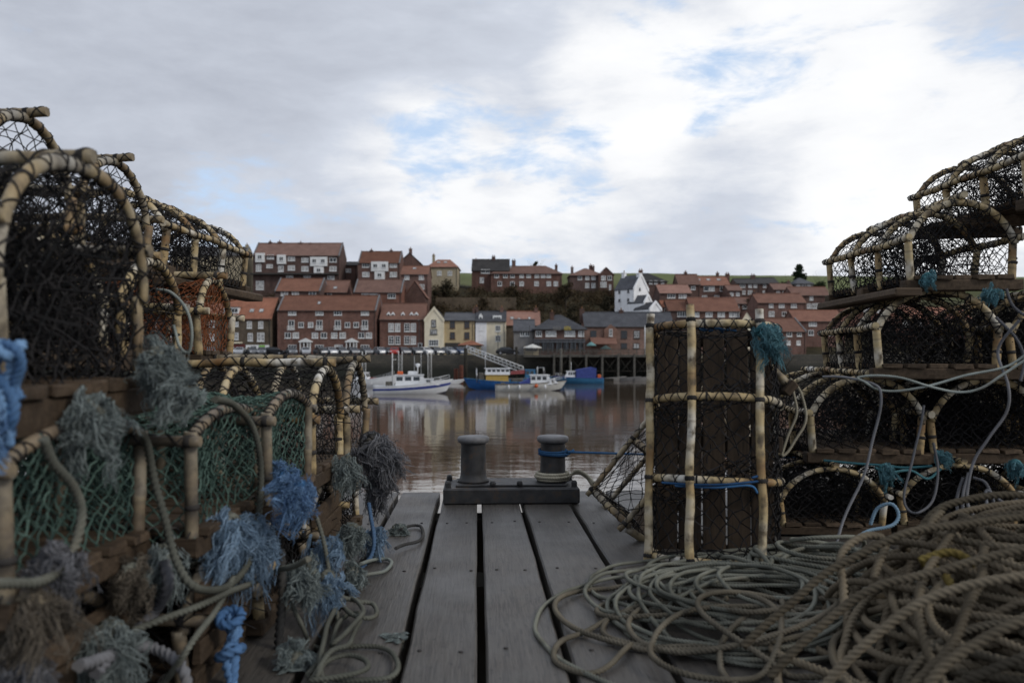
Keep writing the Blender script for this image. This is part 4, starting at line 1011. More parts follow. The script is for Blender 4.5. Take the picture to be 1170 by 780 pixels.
g=Geo(); g.box(PX(508.5,D1)-xc,-.14,PZ(402,D1)-zb,PX(526,D1)-xc,.01,PZ(391.5,D1)-zb); g.build('shopfront',BPAINT,t)
t=house('kiosk','low building with an orange tiled canopy roof in front of the ochre house',526,549,389,394.5,404,D1-5,4,BUFF,PAN,'hip',over=.5,wins=row(398.5,5,5,(532,541),pane=GLASS),cat='building',sink=1)
t=house('white_house','house half white half cream with slate roof and white dormers',543.5,578,356.5,367,403,D1,8,CREAM,SLATE,wins=row(374,4.5,7,(550,))+row(386,4.5,7,(550,))+row(375,6,7,(569,),nx=3)+row(386.5,6,7,(569,),nx=3),chim=((543.5,4,351),(573,4,352)))
xc=(PX(543.5,D1)+PX(578,D1))/2; zb=t.location.z
g=Geo(); g.box(PX(543.5,D1)-xc-.02,-.05,-.5,PX(556,D1)-xc,-.002,PZ(367.5,D1)-zb); 
o=g.build('white_front',WHT,t)
for px,wd in ((549,4.5),(568,10)):
    x=PX(px,D1)-xc; z=PZ(364.5,D1+1.2)-zb; w=wd/F*D1; g=Geo()
    if wd<6: solid(g,[(x-w/2,z-.5),(x+w/2,z-.5),(x+w/2,z+.6),(x,z+1.25),(x-w/2,z+.6)],'y',.8,3.2)
    else: g.box(x-w/2,.8,z-.5,x+w/2,3.2,z+.75)
    dm=g.build('dormer',WPAINT,t); window(dm,x,z+.08,w*.8,.85,.8,nx=1 if wd<6 else 3,pane=GLASS)
house('brown_house','dull brown house with bright orange roof between the white house and the pub',577,617,356.5,371.5,403,D1+4,8,STO,PAN,wins=row(378,5,6,(590,603)),lights=((585,364.5,4),(593,366,3),(605,365,3)),chim=((613,4,352),))
# waterside pub
t=house('pub','waterside pub with grey hipped roof, white upstairs windows and a dark balcony',611,668,359.5,376.5,404,D1-8,9,BR2,SLATE,'hip',over=.55,wins=row(381,7,6.5,(615.5,),nx=3)+row(381,12,6.5,(629.5,),nx=5)+row(381,12,6.5,(651,),nx=5)+row(381,6.5,6.5,(664,),nx=2),chim=((631.5,4.5,357,3.0,4.0),),cat='building')
xc=(PX(611,D1-8)+PX(668,D1-8))/2; zb=t.location.z; Yp=D1-8
g=Geo(); g.box(PX(609,Yp)-xc,-1.6,PZ(388.6,Yp)-zb,PX(668,Yp)-xc,-.002,PZ(387.3,Yp)-zb); g.box(PX(609,Yp)-xc,-1.66,PZ(391.3,Yp)-zb,PX(668,Yp)-xc,-1.5,PZ(389.6,Yp)-zb)
for q in np.linspace(0,1,12): x=(PX(610,Yp)*(1-q)+PX(667,Yp)*q)-xc; g.box(x-.06,-1.55,PZ(402.5,Yp)-zb,x+.06,-1.43,PZ(388.7,Yp)-zb)
vd=g.build('veranda',simple('grey_timber_paint',(.10,.105,.115),.7),t)
for q in np.linspace(.06,.94,7): window(t,PX(610,Yp)*(1-q)+PX(667,Yp)*q-xc,PZ(395.5,Yp)-zb,1.15,1.5,0,frame=BPAINT,nx=2,pane=GLASS)
YEL=simple('yellow_paint',(.42,.33,.07),.5,.1)
g=Geo(); 
for k,px in enumerate(np.linspace(645,651,5)):
    x=PX(px,Yp)-xc; z=PZ(374.4,Yp-.4)-zb; g.box(x-.07,-.72,z-.27,x+.07,-.66,z+.27); 
    if k in (0,3): g.box(x+.071,-.72,z-.33,x+.55,-.66,z-.2)
    if k in (1,): g.box(x+.071,-.72,z+.2,x+.5,-.66,z+.33)
g.box(PX(644,Yp)-xc,-.71,PZ(374.4,Yp-.4)-zb-.45,PX(652,Yp)-xc,-.68,PZ(374.4,Yp-.4)-zb-.36)
g.build('roof_lettering',YEL,t)
g=Geo()
for k,px in enumerate(np.linspace(632,640,7)): x=PX(px,Yp)-xc; z=PZ(374.8,Yp-.4)-zb; g.box(x-.06,-.72,z-.28,x+.06,-.66,z+.28+.1*(k%2))
g.box(PX(631.5,Yp)-xc,-.71,PZ(374.8,Yp-.4)-zb-.40,PX(640.5,Yp)-xc,-.68,PZ(374.8,Yp-.4)-zb-.31)
g.build('roof_lettering',GRYW,t)
house('pub_wing','dark slate roofed lean building on the left flank of the pub',587,611,366,378,404,D1-7,8,GRYW,SLATE,wins=row(381,5,6,(597,602.5),nx=2,pane=GLASS),cat='building')
t=house('brick_warehouse','long orange brick building with grey roof and dark windows right of the pub',668,770,357.5,373,404,D1+2,9,BR3,SLATE,wins=row(381.5,7,8,(678,),frame=BPAINT,nz=2)+row(382,7,9,(713,727.5),frame=BPAINT,nx=3,nz=3)+row(395,7,6,(713,727),frame=BPAINT)+row(382,7,8,(745,758),frame=BPAINT,nz=2),chim=((667,5,353),(713,5,354.5),(742,6,360)),cat='building')
xc=(PX(668,D1+2)+PX(770,D1+2))/2; zb=t.location.z; YY=D1+2
g=Geo(); a0,a1=PX(690,YY)-xc,PX(705,YY)-xc; solid(g,[(a0,PZ(390,YY)-zb),(a1,PZ(390,YY)-zb),(a1,PZ(376,YY)-zb),((a0+a1)/2,PZ(370.5,YY)-zb),(a0,PZ(376,YY)-zb)],'y',-.5,3); gb=g.build('gable_front',BR3,t); window(gb,(a0+a1)/2,PZ(380,YY)-zb,.7,1.5,-.5,pane=GLASS,nz=2)
g=Geo(); solid(g,[(-3.2,PZ(393.5,YY)-zb),(-.003,PZ(386,YY)-zb),(-.003,PZ(386,YY)-zb+.18),(-3.2,PZ(393.5,YY)-zb+.18)],'x',PX(674,YY)-xc,PX(703,YY)-xc); g.build('awning_roof',PAN,t)
# behind the front row, left
house('brick_house','brick house with brown roof showing just above the long brick terrace',314,366,319,332.5,362,186,9,BR2,PANB,wins=row(335.3,8,5,(325,337.5,357)),parapet=True,lights=((382,330,4),))
house('brick_house','small brick house with brown roof just below the top left terrace',366,396,321,334,362,190,8,BR2,PANB,wins=row(337,9,5,(374.5,)))
house('brick_house','brick house with brown roof below the house with one big white bay',404,459,320.5,334,366,187,9,BR1,PANB,wins=row(338,9,5.5,(427,447.5),nx=3)+row(337,8,4,(417,)),parapet=True)
house('brick_house','tall brick house with brown roof between the bay windowed house and scrub',458,489,304.5,313.5,352,200,9,BR1,PANB,wins=row(317,5.5,5,(465,481.5))+row(327.5,7,5.5,(481.5,))+row(338,5,5,(484,))+row(338,8,6,(472,),nx=3),lights=((472,307,4),))
house('gabled_house','plain brick gable end behind the tall brick house on the left',462,486,321,338,352,192,7,BR2,PANB,'front')
t=house('brick_terrace','top left brick terrace on the skyline with white boarded bays',289,388,278.5,292,336,214,9,BR2,PANB,parapet=True,wins=row(293.5,8,5,(309,))+row(295.5,8,5,(333,))+row(297,8,5,(348.5,380.5))+row(306,6,8,(295.5,))+row(304,7,4,(308,))+row(307,6,7,(321,),pane=CURT)+row(306,8,5.5,(333,))+row(307,8,5.5,(348.5,380.5))+row(317,8,4.5,(331,351,378),pane=CURT)+row(326,9,10,(297,),nx=2,nz=2),chim=((303,3,276.5),(314,4,276.5),(338.5,4,277.5),(350,3,279)))
for a in ((297.5,294.5,10.5,10.5,1),(322,296.5,10,10.5,1),(364.5,299,19.5,10.5,2),(364.5,309.5,11,9,1)): bay(t,214,289,388,a[0],a[1],a[2],a[3],.5,None,a[4])
g=Geo(); xc=(PX(289,214)+PX(388,214))/2; g.box(PX(287,214)-xc,-1.5,PZ(314,214)-t.location.z,PX(387,214)-xc,-.002,PZ(312.5,214)-t.location.z); g.build('deck_balcony',BPAINT,t)
t=house('brick_house','skyline brick house with one large white bay window, left of centre',409,457,288,300.5,330,214,9,BR2,PANB,parapet=True,wins=row(303,8,5,(418,449.5),nx=3)+row(313.5,8,5.5,(418,449.5),nx=3),chim=((421,3,286),(444,3,286)))
for a in ((434,304.5,19.5,11,2),(434,315,11.5,9,1)): bay(t,214,409,457,a[0],a[1],a[2],a[3],.5,None,a[4])
house('gabled_house','dark gable with a chimney behind the white bayed house',456,480,289,300,325,222,8,BR2,SLD,'front',chim=((468,3.5,284.5,2,3),))
house('cream_house','cream house with orange hipped roof on the skyline left of the brown scrub',488,523,296.5,305.5,326,226,10,BUFF,PAN,'hip',hipin=2.5,chim=((493.5,3,291.5),),wins=row(312,5,5,(502,514),pane=CURT),lights=((500,300,4),(508,300,4)))
house('cream_house','buff gabled house half seen through the net of the long caned pot',196,279,283,292,318,216,9,BUFF,SLD,parapet=True,chim=((276,3,280),))
house('brick_house','dark flats in the gap between the two left skyline terraces',389,408,300,303,340,222,8,BR2,SLD,wins=row(309,6,4,(398,),pane=CURT))
# skyline, centre
t=house('brick_terrace','long dark brick terrace on the hilltop above the brown scrub',561,642,303.5,313,330,228,9,BR2,PANB,'hip',wins=row(315,5,4.5,(567.5,577.5,585.5),pane=GLASS)+row(315,5,4.5,(596,604,613.5,620.5,627),pane=CURT)+row(324,5,5,(596,613,627,635),pane=CURT)+row(324,5,5,(571,585.5),pane=GLASS),chim=((587,4.5,298),(636.5,3,303)),lights=((582,305.5,5),))
house('gabled_house','tall dark brick house at the left end of the hilltop terrace',539,582,297,309,331,229,9,BR2,SLD,wins=row(310,5,4.5,(552,557))+row(320,4.5,6,(550.5,)),chim=((563.5,4,293.5),(543,3,297)))
house('brick_house','detached brick house with red hipped roof alone on the hilltop right of the terrace',651,690,306.5,315,333,228,9,BR2,PANB,'hip',wins=row(317.3,4.5,4.5,(662.5,671,678))+row(326,4.5,5.5,(671,678),pane=CURT),chim=((655,3,305.5),(676.5,3.5,303.5),(679,4,304.5)))
house('gabled_house','gabled wing at the right end of the detached hilltop house',684,701,305.5,313.5,333,226.5,8,BR2,PANB,'front',wins=row(317.5,5,5,(689.5,696.5))+row(325,7,6,(689.5,),nx=3)+row(328,2.5,6,(697,)))
house('grey_house','grey slate roofed house on the skyline behind the white mill',716,762,312,322,345,222,9,BR2,SLD,'hip',wins=row(322.5,4,4,(743.5,749.5,757)),chim=((735,4.5,309),))
# the white mill
def side_window(t,w,s_,z,ww,hh):
    o=window(t,0,z,ww,hh,0,GLASS,1,1,GLASS); o.location=(-w/2,s_,0); o.rotation_euler=(0,0,R(-90))
t=house('mill_house','tall white rendered mill house with pointed gable and slate roof on the slope',719.5,745.5,314.5,331,372,181,5.6,WHT,SLATE,'front',rot=42,over=.08,parapet=True,wins=row(330.5,2.4,3,(730,),frame=GLASS,nx=1)+row(345,2.4,3,(734,),frame=GLASS,nx=1),chim=((732.5,4.5,312.5,.6),(732.5,4,312.5,5.0)))
for s_ in (1.6,4.2):
    for zz_ in (333,342.5): side_window(t,26/F*181,s_,PZ(zz_,181)-t.location.z,.5,.6)
t=house('mill_house','lower white cottage with dark roof tucked against the front of the white mill',733,748,337.5,346.5,374,178,4.6,WHT,SLATE,'front',rot=44,over=.05,parapet=True,wins=row(356,2.2,3.5,(741,),frame=GLASS,nx=1))
side_window(t,15/F*178,2.2,PZ(354.5,178)-t.location.z,.5,.7)
house('mill_house','small white gable of the lowest cottage right of the white mill',740.5,757.5,345.5,353.5,374,174.5,5.5,WHT,SLATE,'front',rot=30,parapet=True,over=.05,wins=row(366,1.5,2.5,(752,),frame=GLASS,nx=1))
# right hillside
house('brick_house','brick house with bright orange roof right of the white mill',754,790,326,335,372,184,9,BR2,PAN,wins=row(338,9,5,(767,),nx=3)+row(338,9,5,(780,),nx=3))
house('brick_house','dark brick house with one chimney above the orange roofed house, right of the mill',775,800,314,325,345,212,8,BR2,PANB,chim=((787,3,311),),wins=row(329,5,4,(781,792)))
house('brick_house','brick house with white windows in the row behind the upright pot, left part',764,801,343,355,402,176,9,BR2,PANB,wins=row(358.5,11,6.5,(779.5,),nx=4)+row(358.5,7,6,(795,),nx=3)+row(371.5,7,7.5,(779,),nx=2,nz=2)+row(371,6,6.5,(793,)))
t=house('brick_terrace','brick terrace with orange roof and white bays just above the upright pot',790,845,341,355.5,402,174,9,BR2,PAN,wins=row(359,8,6,(795,810,824),nx=3)+row(359,11.5,6,(839,),nx=4)+row(370,5.5,6,(797,805,814,824,836)),chim=((823,6,341.5),))
g=Geo(); solid(g,[(-8.0+0,PZ(356,174)-t.location.z),(-8+3.4,PZ(356,174)-t.location.z),(-8+1.7,PZ(346,174)-t.location.z)],'y',-.4,4); 
house('gabled_house','small cream fronted gable at the right end of the brick terrace above the upright pot',848,859,355.5,365,402,172,6,CREAM,PANB,'front')
house('brick_house','skyline brick house with orange roof and three pale skylights on the right',797,834,316.5,326,346,224,9,BR2,PAN,wins=row(329.8,6,5.5,(807,),nx=1)+row(329.8,6,5.5,(813.5,825.5))+row(339.5,6,4,(805,819),pane=CURT),lights=((800.5,320,4.5),(812,320,4.5),(824,320,4.5)),chim=((787.5,3.5,313),(824.5,3,312),(836,4.5,313)))
house('dark_house','dark slate roofed house on the skyline right of the skylit orange roof',842,868,319,324,343,232,9,BR2,SLD,wins=row(326.5,6,4,(848.5,),nx=3)+row(326.5,4,4,(857,863))+row(334,5,4.5,(849,857)),chim=((865.5,5,314.5),))
house('dark_house','dark skyline house with a row of small white windows left of the conifer',868,890,318,324,343,233,9,BR2,SLD,wins=row(326.5,3.5,4,(873.5,879.5,887))+row(334,3.5,4,(873,880,887)))
house('brick_house','brick house with brown roof in the middle of the right hillside',866,921,336,346,372,192,9,BR1,PANB,wins=row(349,5,5,(881,))+row(349,6.5,5,(893,))+row(349,6.5,5,(907,))+row(358.5,6.5,6,(881.5,),nx=3)+row(358.5,5,5,(896,903)),chim=((868,3,334),))
house('grey_house','grey roofed house under the dark conifer on the right skyline',909,929,317.5,324.5,345,226,8,GRYW,SLATE,'hip',wins=row(326.3,3.5,3.5,(912,918.5,924.5)))
house('brick_house','brick house with red roof behind the right heap, below the conifer',906,950,328.5,337.5,366,206,9,BR2,PAN,wins=row(349-8.5,4,5,(927,))+row(349.5,9,6,(932.5,),nx=4)+row(349.5,5,5.5,(924.5,941,953)))
house('gabled_house','brick cottage with steep red roof next to the right heap',873,924,364.5,378.5,402,172,8,BR1,PANB,'gable',rot=14,wins=row(381.3,7,6,(902,))+row(381.5,6,5,(915,))+row(391.5,5,5,(901,914)),parapet=True)
house('brick_house','brick house with orange roof ending the front row at the right heap',909,965,355,367,402,180,9,BR1,PAN,wins=row(370,9,5,(928.5,),nx=3)+row(380,6,6,(926.5,),nx=2)+row(380,6,6,(948,),nx=2))
house('brick_house','plain brick house seen through the nets of the right heap',960,1040,338,350,392,196,9,BR1,PANB,wins=row(354,7,6,(975,990,1005,1020)))
house('brick_house','pale stuccoed brick row seen through the pots at the right',1020,1110,352,364,402,182,9,BR2,PAN,wins=row(370,7,6,(1035,1050,1070,1090)))
house('brick_house','brick house hidden behind the left heap at the far left',120,215,345,358,403,169,9,BR2,PANB,wins=row(370,7,7,(140,155,175,195))+row(386,7,7,(140,155,175,195)))
house('stone_house','stone house half seen between pots left of the shopfront house',216,255,347,362,403,168,9,STO,PAN,wins=row(370,6,7,(228,242))+row(385,6,8,(228,242)))
house('brick_house','small dark brick house in the gap above the cream gable on the right hillside',835,866,340.5,347,372,202,7,BR2,PANB,wins=row(350.5,5,4.5,(842,851,860)),chim=((838,3,337.5),(862,3,338)))
house('brick_house','brick cottage on the slope just below the conifer house',884,908,324.5,331,350,216,7,BR2,PANB,wins=row(334.5,4,4,(889,896,903)),chim=((906,3,321.5),))
house('brick_house','little brick house between the skylit orange roof and the dark slate house',832,848,326.5,332,352,218,7,BR1,PANB,wins=row(336,4,4,(836,843)))
house('brick_house','low brick row with brown roof under the row of small skyline windows',862,892,340,345,362,205,7,BR1,PANB,wins=row(348,4,4,(868,876,885)),chim=((877,3,337.5),))
house('brick_house','brick end house tucked between the orange roofs right of the mill',757,772,344,351,395,180,7,BR1,PAN,wins=row(355,4,5,(761,768))+row(366,4,5,(761,768)))
# retaining walls on the slope
g=Geo(); g.box(PX(498,205),205,8,PX(590,205),205.5,15.5); tag(g.build('garden_wall',STO),'low stone garden wall crossing the brown scrub','wall')

# ------------------------------------------------------------------ scrub and trees
def leafmat(name,a,b,c):
    m=NT(name); r_=m.attr('rnd'); f=m.noise(m.coord(),.22,4)
    m.col(m.ramp(m.math('ADD',m.math('MULTIPLY',r_,.55),m.math('MULTIPLY',f,.5)),[(.2,a),(.5,b),(.85,c)])); m.rough(.9); m.spec(.1); return m.m
SCRUB=leafmat('winter_scrub',(.016,.014,.008),(.050,.038,.022),(.098,.068,.038))
EVER=leafmat('evergreen',(.008,.014,.008),(.022,.034,.016),(.05,.06,.03))
BARK=simple('bark',(.05,.04,.03),.95,.3,8)
def leaves(g,C,rad,n,size,mi=0):
    """many small bent leaves clumped through volumes centred on C with radii rad"""
    C=np.asarray(C,float); rad=np.asarray(rad,float); k=rng.integers(0,len(C),n)
    d=rng.normal(0,1,(n,3)); d/=np.linalg.norm(d,axis=1,keepdims=True); q=C[k]+d*rad[k]*(rng.random((n,1))**.45)
    a=rng.normal(0,1,(n,3)); a/=np.linalg.norm(a,axis=1,keepdims=True); b=np.cross(a,rng.normal(0,1,(n,3))); b/=np.linalg.norm(b,axis=1,keepdims=True)
    s=size*rng.uniform(.5,1.3,(n,1))
    V=np.stack([q-a*s,q+b*s*.55,q+a*s,q-b*s*.55],1).reshape(-1,3)
    g.add(V,np.arange(n*4).reshape(-1,4),mi,False,0,np.repeat(rng.random(n)*.6+.4*rng.random(len(C))[k],4))
def twigs(g,base,h,n,spread,r,mi=0):
    Q=[]
    for _ in range(n):
        d=np.array([rng.normal(0,spread),rng.normal(0,spread),1]); e=rng.normal(0,.12,3)*h
        Q.append([np.array(base)+d*h*t+e*t*t for t in np.linspace(0,1,4)])
    g.strands(np.array(Q),r,3,mi,taper=.3)
g=Geo(); C=[];Rd=[]
def scatter(px0,px1,n,y0,y1,rmin,rmax):
    for _ in range(n):
        Y_=rng.uniform(y0,y1); x=PX(rng.uniform(px0,px1),Y_); r_=rng.uniform(rmin,rmax)
        C.append((x,Y_,float(ground(x,Y_))+r_*.4)); Rd.append((r_*1.2,r_*1.2,r_*.85))
scatter(485,712,330,178,226,.9,2.2); scatter(250,320,70,180,214,1,2.2); scatter(640,720,60,176,200,1.2,2.4); scatter(700,980,140,186,232,.8,1.8); scatter(60,260,60,178,220,1,2.5); scatter(390,480,60,186,216,.8,1.6); scatter(960,1250,70,178,230,1,2.5)
leaves(g,C,Rd,52000,.30)
for c,r_ in zip(C,Rd): twigs(g,(c[0],c[1],c[2]-r_[2]),r_[2]*2.3,9,.5,.035)
o=g.build('hillside_scrub',SCRUB); tag(o,'brown winter scrub covering the slope below the hilltop houses','scrub',None,'stuff')
def tree(label,px,pyb,pyt,Y,wpx,mat,n=900,size=.3,name='tree',lobes=9,group=None):
    zb=PZ(pyb,Y); zt=PZ(pyt,Y); x=PX(px,Y); h=zt-zb; w=wpx/F*Y
    zg=min(zb,float(ground(x,Y)))-.3 if Y>172 else zb
    t=thing(name,label,'tree',(x,Y,zg),0,group); h=zt-zg
    g=Geo(); g.tube([(0,0,0),(.1,0,h*.3),(0,.1,h*.55),(.1,0,h*.8)],[.22,.17,.11,.05],8)
    for k in range(7):
        a=rng.uniform(0,6.28); z0=h*rng.uniform(.3,.6); g.tube([(0,0,z0),(math.cos(a)*w*.22,math.sin(a)*w*.22,z0+h*.14),(math.cos(a)*w*.42,math.sin(a)*w*.42,z0+h*.24)],[.09,.06,.02],6)
    g.build('trunk',BARK,t)
    C_=[];R_=[]
    for k in range(lobes):
        z=h*rng.uniform(.3,.9); rr=w*.5*math.sin(math.pi*min(1,max(.15,(z/h-.1)/.95)))**.6; a=rng.uniform(0,6.28); q=rr*rng.uniform(.2,.75)
        C_.append((math.cos(a)*q,math.sin(a)*q,z)); s=w*rng.uniform(.14,.26); R_.append((s,s,s*.8))
    g=Geo(); leaves(g,C_,R_,n,size); twigs(g,(0,0,h*.5),h*.5,16,.4,.03); g.build('crown',mat,t); return t
def conifer(label,px,pyb,pyt,Y,wpx):
    zb=PZ(pyb,Y); zt=PZ(pyt,Y); x=PX(px,Y); w=wpx/F*Y; h=zt-zb
    t=thing('conifer_tree',label,'tree',(x,Y,zb)); g=Geo(); g.tube([(0,0,0),(0,0,h*.9)],[.3,.04],8); g.build('trunk',BARK,t)
    g=Geo(); C_=[];R_=[]
    for k in range(90):
        f=rng.uniform(.12,.99); rr=w*.5*(1-f)**.75*rng.uniform(.1,1.0)+.05; a=rng.uniform(0,6.28); C_.append((math.cos(a)*rr,math.sin(a)*rr,h*f)); R_.append((w*.13,w*.13,w*.05))
    leaves(g,C_,R_,5200,.26); g.build('crown',EVER,t)
conifer('dark spreading conifer standing on the skyline at the right',913,322,302.5,236,20)
for a in (('dark evergreen left of the conifer, above the grey roof',899,345,318,228,18),('dark evergreen to the right of the conifer behind the right heap',936,338,315,232,18),('rounded dark tree behind the hilltop terrace roof',612,312,296.5,240,10)):
    tree(*a[:6],EVER,1100,.28,lobes=10)
for a in (('bare brown tree below the right end of the hilltop terrace',646,352,322,205,28),('dark bushy tree left of the white mill',696,368,336,186,26),('brown thorn tree in the middle of the slope',585,352,326,208,30),('dark shrubby tree below the cream skyline house',507,352,318,208,28),('bare tree under the left skyline terrace',268,352,316,205,30),
          ('dark shrub tree above the slate roof of the pub',655,366,348,180,24),('brownish tree above the white dormered house',556,364,338,184,28),('dark tree between the terraces on the right hillside',858,352,336,204,20)):
    tree(*a[:6],SCRUB if 'dark' not in a[0] else leafmat('dusky_scrub',(.012,.012,.007),(.032,.028,.017),(.065,.052,.03)),1300,.27,lobes=12)

# ------------------------------------------------------------------ quay furniture, cars
CARM={}
def carpaint(name,c,met=.0):
    m=NT(name); m.col(c); m.rough(.28); m.spec(.5); m.b.inputs['Metallic'].default_value=met; return m.m
CP={'silver':carpaint('silver_paint',(.36,.37,.39),.3),'grey':carpaint('grey_car_paint',(.13,.135,.145),.3),'black':carpaint('black_car_paint',(.012,.012,.014)),'blue':carpaint('blue_car_paint',(.03,.06,.13)),'white':carpaint('white_car_paint',(.6,.6,.6)),'red':carpaint('red_car_paint',(.36,.03,.02))}
TYRE=simple('tyre',(.012,.012,.012),.9); RIM=simple('wheel_rim',(.3,.3,.31),.4,.1,3,.5,.6); HEADL=simple('headlamp_lens',(.6,.62,.65),.2); TAIL=simple('tail_lamp',(.25,.01,.01),.3)
def car_meshes():
    L=4.2; out={}
    prof=[(-2.1,.42,.80),(-2.08,.72,.82),(-1.95,.95,.80),(-1.75,1.0,.78),(-1.25,1.38,.60),(-.9,1.45,.58),(.15,1.45,.58),(.45,1.38,.59),(1.02,.98,.76),(1.75,.86,.78),(2.02,.72,.74),(2.1,.5,.70),(2.05,.26,.70),(-2.05,.26,.74)]
    g=Geo(); n=len(prof)
    mid=.86
    V=[]
    for sy in (-1,1): V+=[(x,sy*w,z) for x,z,w in prof]
    f=[]
    for i in range(n): j=(i+1)%n; f.append((i,j,n+j,n+i))
    # sides in strips: sill line to shoulder line, then cabin
    lo=[13,12,11,10,9,8]; 
    f.append((0,13,12,11,10,9,8,3,2,1)); f.append(tuple(n+q for q in (1,2,3,8,9,10,11,12,13,0))); f.append((3,8,7,6,5,4)); f.append(tuple(n+q for q in (4,5,6,7,8,3)))
    g.add(V,f,0); out['body']=g
    g=Geo()
    for sy in (-1,1):
        def y_(z): return sy*((.78-(z-1.0)/.45*.20)+.008)
        g.add([(-1.5,y_(1.02),1.02),(-.32,y_(1.02),1.02),(-.32,y_(1.37),1.37),(-1.15,y_(1.36),1.36)],[(0,1,2,3)][::1])
        g.add([(-.24,y_(1.02),1.02),(.90,y_(1.02),1.02),(.45,y_(1.35),1.35),(-.24,y_(1.38),1.38)],[(0,1,2,3)])
    g.add([(.985,-.66,1.025),(.985,.66,1.025),(.505,.53,1.36),(.505,-.53,1.36)],[(0,1,2,3)]); g.add([(-1.70,-.66,1.06),(-1.70,.66,1.06),(-1.30,.53,1.36),(-1.30,-.53,1.36)],[(0,1,2,3)])
    out['windows']=g
    return out
_c=car_meshes(); CARME={'body':_c['body'].mesh('body',CP['grey']),'windows':_c['windows'].mesh('windows',GLASS)}
g=Geo(); Mw=Matrix.Rotation(R(90),4,'X'); g.lathe([(.20,-.10),(.31,-.10),(.33,-.06),(.33,.06),(.31,.10),(.20,.10)],20,0,Mw); WHEEL=g.mesh('wheel',TYRE)
g=Geo(); g.lathe([(.2,-.105),(.19,-.115),(.05,-.10)],14,0,Mw,True); g.lathe([(.2,.105),(.19,.115),(.05,.10)],14,0,Mw,True); RIMM=g.mesh('rim',RIM)
g=Geo(); g.bbox(-.06,-.17,-.07,.06,.17,.07,.02); HL=g.mesh('headlight',HEADL); g=Geo(); g.bbox(-.05,-.14,-.09,.05,.14,.09,.02); TLM=g.mesh('tail_light',TAIL)
def car(label,col,px,rot,Y=157.6,s=1.1):
    t=thing('parked_car',label,'car',(PX(px,Y),Y,.70),R(rot),'cars parked along the far quay'); t.scale=(s,s,s)
    b=link('body',CARME['body'],t); b.material_slots[0].link='OBJECT'; b.material_slots[0].material=CP[col]
    link('windows',CARME['windows'],t)
    for x in (-1.28,1.30):
        for y in (-.76,.76): w=link('wheel',WHEEL,t); w.location=(x,y,.33); r_=link('rim',RIMM,w)
    for y in (-.55,.55): h=link('headlight',HL,t); h.location=(2.02,y,.66); h=link('tail_light',TLM,t); h.location=(-2.06,y,.78)
    return t
for px,col,rot,lab in ((263,'white',-60,'white car just right of the rusty pot on the far quay'),(274,'silver',-75,'pale grey car in front of the maroon shop window'),(288,'grey',-65,'dark grey car in front of the white shopfront'),(299,'grey',-70,'grey car half behind the long black car, below the green shop panel'),
        (313,'black',-4,'long black car parked sideways before the gap left of the brick terrace'),(333,'grey',-65,'grey car under the leftmost ground window of the brick terrace'),(349,'silver',-68,'silver car in front of the left white portico'),(367,'grey',-60,'grey car between the two white porticoes, nearer the left one'),(378,'silver',-62,'silver car between the two white porticoes, at the middle'),(390,'grey',-60,'grey car just left of the right white portico'),(403,'grey',-62,'dark grey car in front of the right white portico'),(418,'grey',-60,'grey car at the right end of the brick terrace'),
        (434,'silver',-58,'silver car before the dark gap between the brick houses'),(444,'black',-62,'black car left of the red car'),(451,'red',-80,'red car parked before the sash windowed house'),(461,'grey',-58,'grey car right of the red car'),(474,'grey',-58,'grey car under the right sash windows'),(486,'white',-58,'white car at the left foot of the cream gable'),(498,'grey',-58,'dark car in front of the cream gable'),(512,'silver',-55,'silver car at the dark shopfront of the ochre house'),(524,'blue',-60,'blue car at the right end of the line, by the gangway'),
        (240,'grey',-60,'grey car seen through the rusty net on the far quay'),(580,'black',-5,'black car parked behind the gangway rail')):
    car(lab,col,px,rot+rng.uniform(-4,4),157.5+ (1.0 if col=='black' and px<320 else 0))
# the same quay wall ladders, pairs of pale rails
for px,lab in ((416,'pale ladder on the quay wall, behind the small left boat'),(457.5,'pale ladder on the quay wall behind the cabin mast of the white boat'),(491,'pale ladder on the quay wall behind the bow of the white boat')):
    g=Geo()
    for dx in (-.35,.35): g.tube([(dx,-.12,-4.5),(dx,-.12,1.0),(dx,-.05,1.45),(dx,.35,1.35),(dx,.45,.8)],.06,8)
    for z in np.arange(-4.2,.9,.32): g.tube([(-.35,-.12,z),(.35,-.12,z)],.03,6)
    o=g.build('quay_ladder',WPAINT); o.location=(PX(px,154.9),154.9,-.0); tag(o,lab,'ladder','ladders on the far quay wall')
def lamp(px,Y,top,lab):
    t=thing('street_lamp',lab,'street lamp',(PX(px,Y),Y,.7)); h=PZ(top,Y)-.7
    g=Geo(); g.lathe([(.11,0),(.10,1.0),(.06,1.05),(.05,h*.96)],10); g.tube([(0,0,h*.95),(0,-.2,h*.99),(0,-.8,h)],.04,6); g.build('post',IRON,t)
    g=Geo(); g.bbox(-.14,-1.2,h-.06,.14,-.7,h+.08,.03); g.build('lantern',LEAD,t)
lamp(569,157,380,'slender street lamp before the half white house'); lamp(479,162,366,'street lamp at the right edge of the sash windowed house'); lamp(605,157,372,'street lamp left of the pub')
g=Geo(); g.lathe([(.16,0),(.13,5.6),(.05,5.9),(.02,6.1)],12); o=g.build('flag_pole',WPAINT); o.location=(PX(737,158),158,.55); tag(o,'white pole standing in front of the orange brick warehouse','pole')
g=Geo(); 
for k in range(1): g.bbox(-.5,-.3,0,.5,.3,1.25,.05)
o=g.build('litter_bin',BPAINT); o.location=(PX(366,155.9),155.9,.69); tag(o,'dark bin at the quay edge in front of the brick terrace','bin')
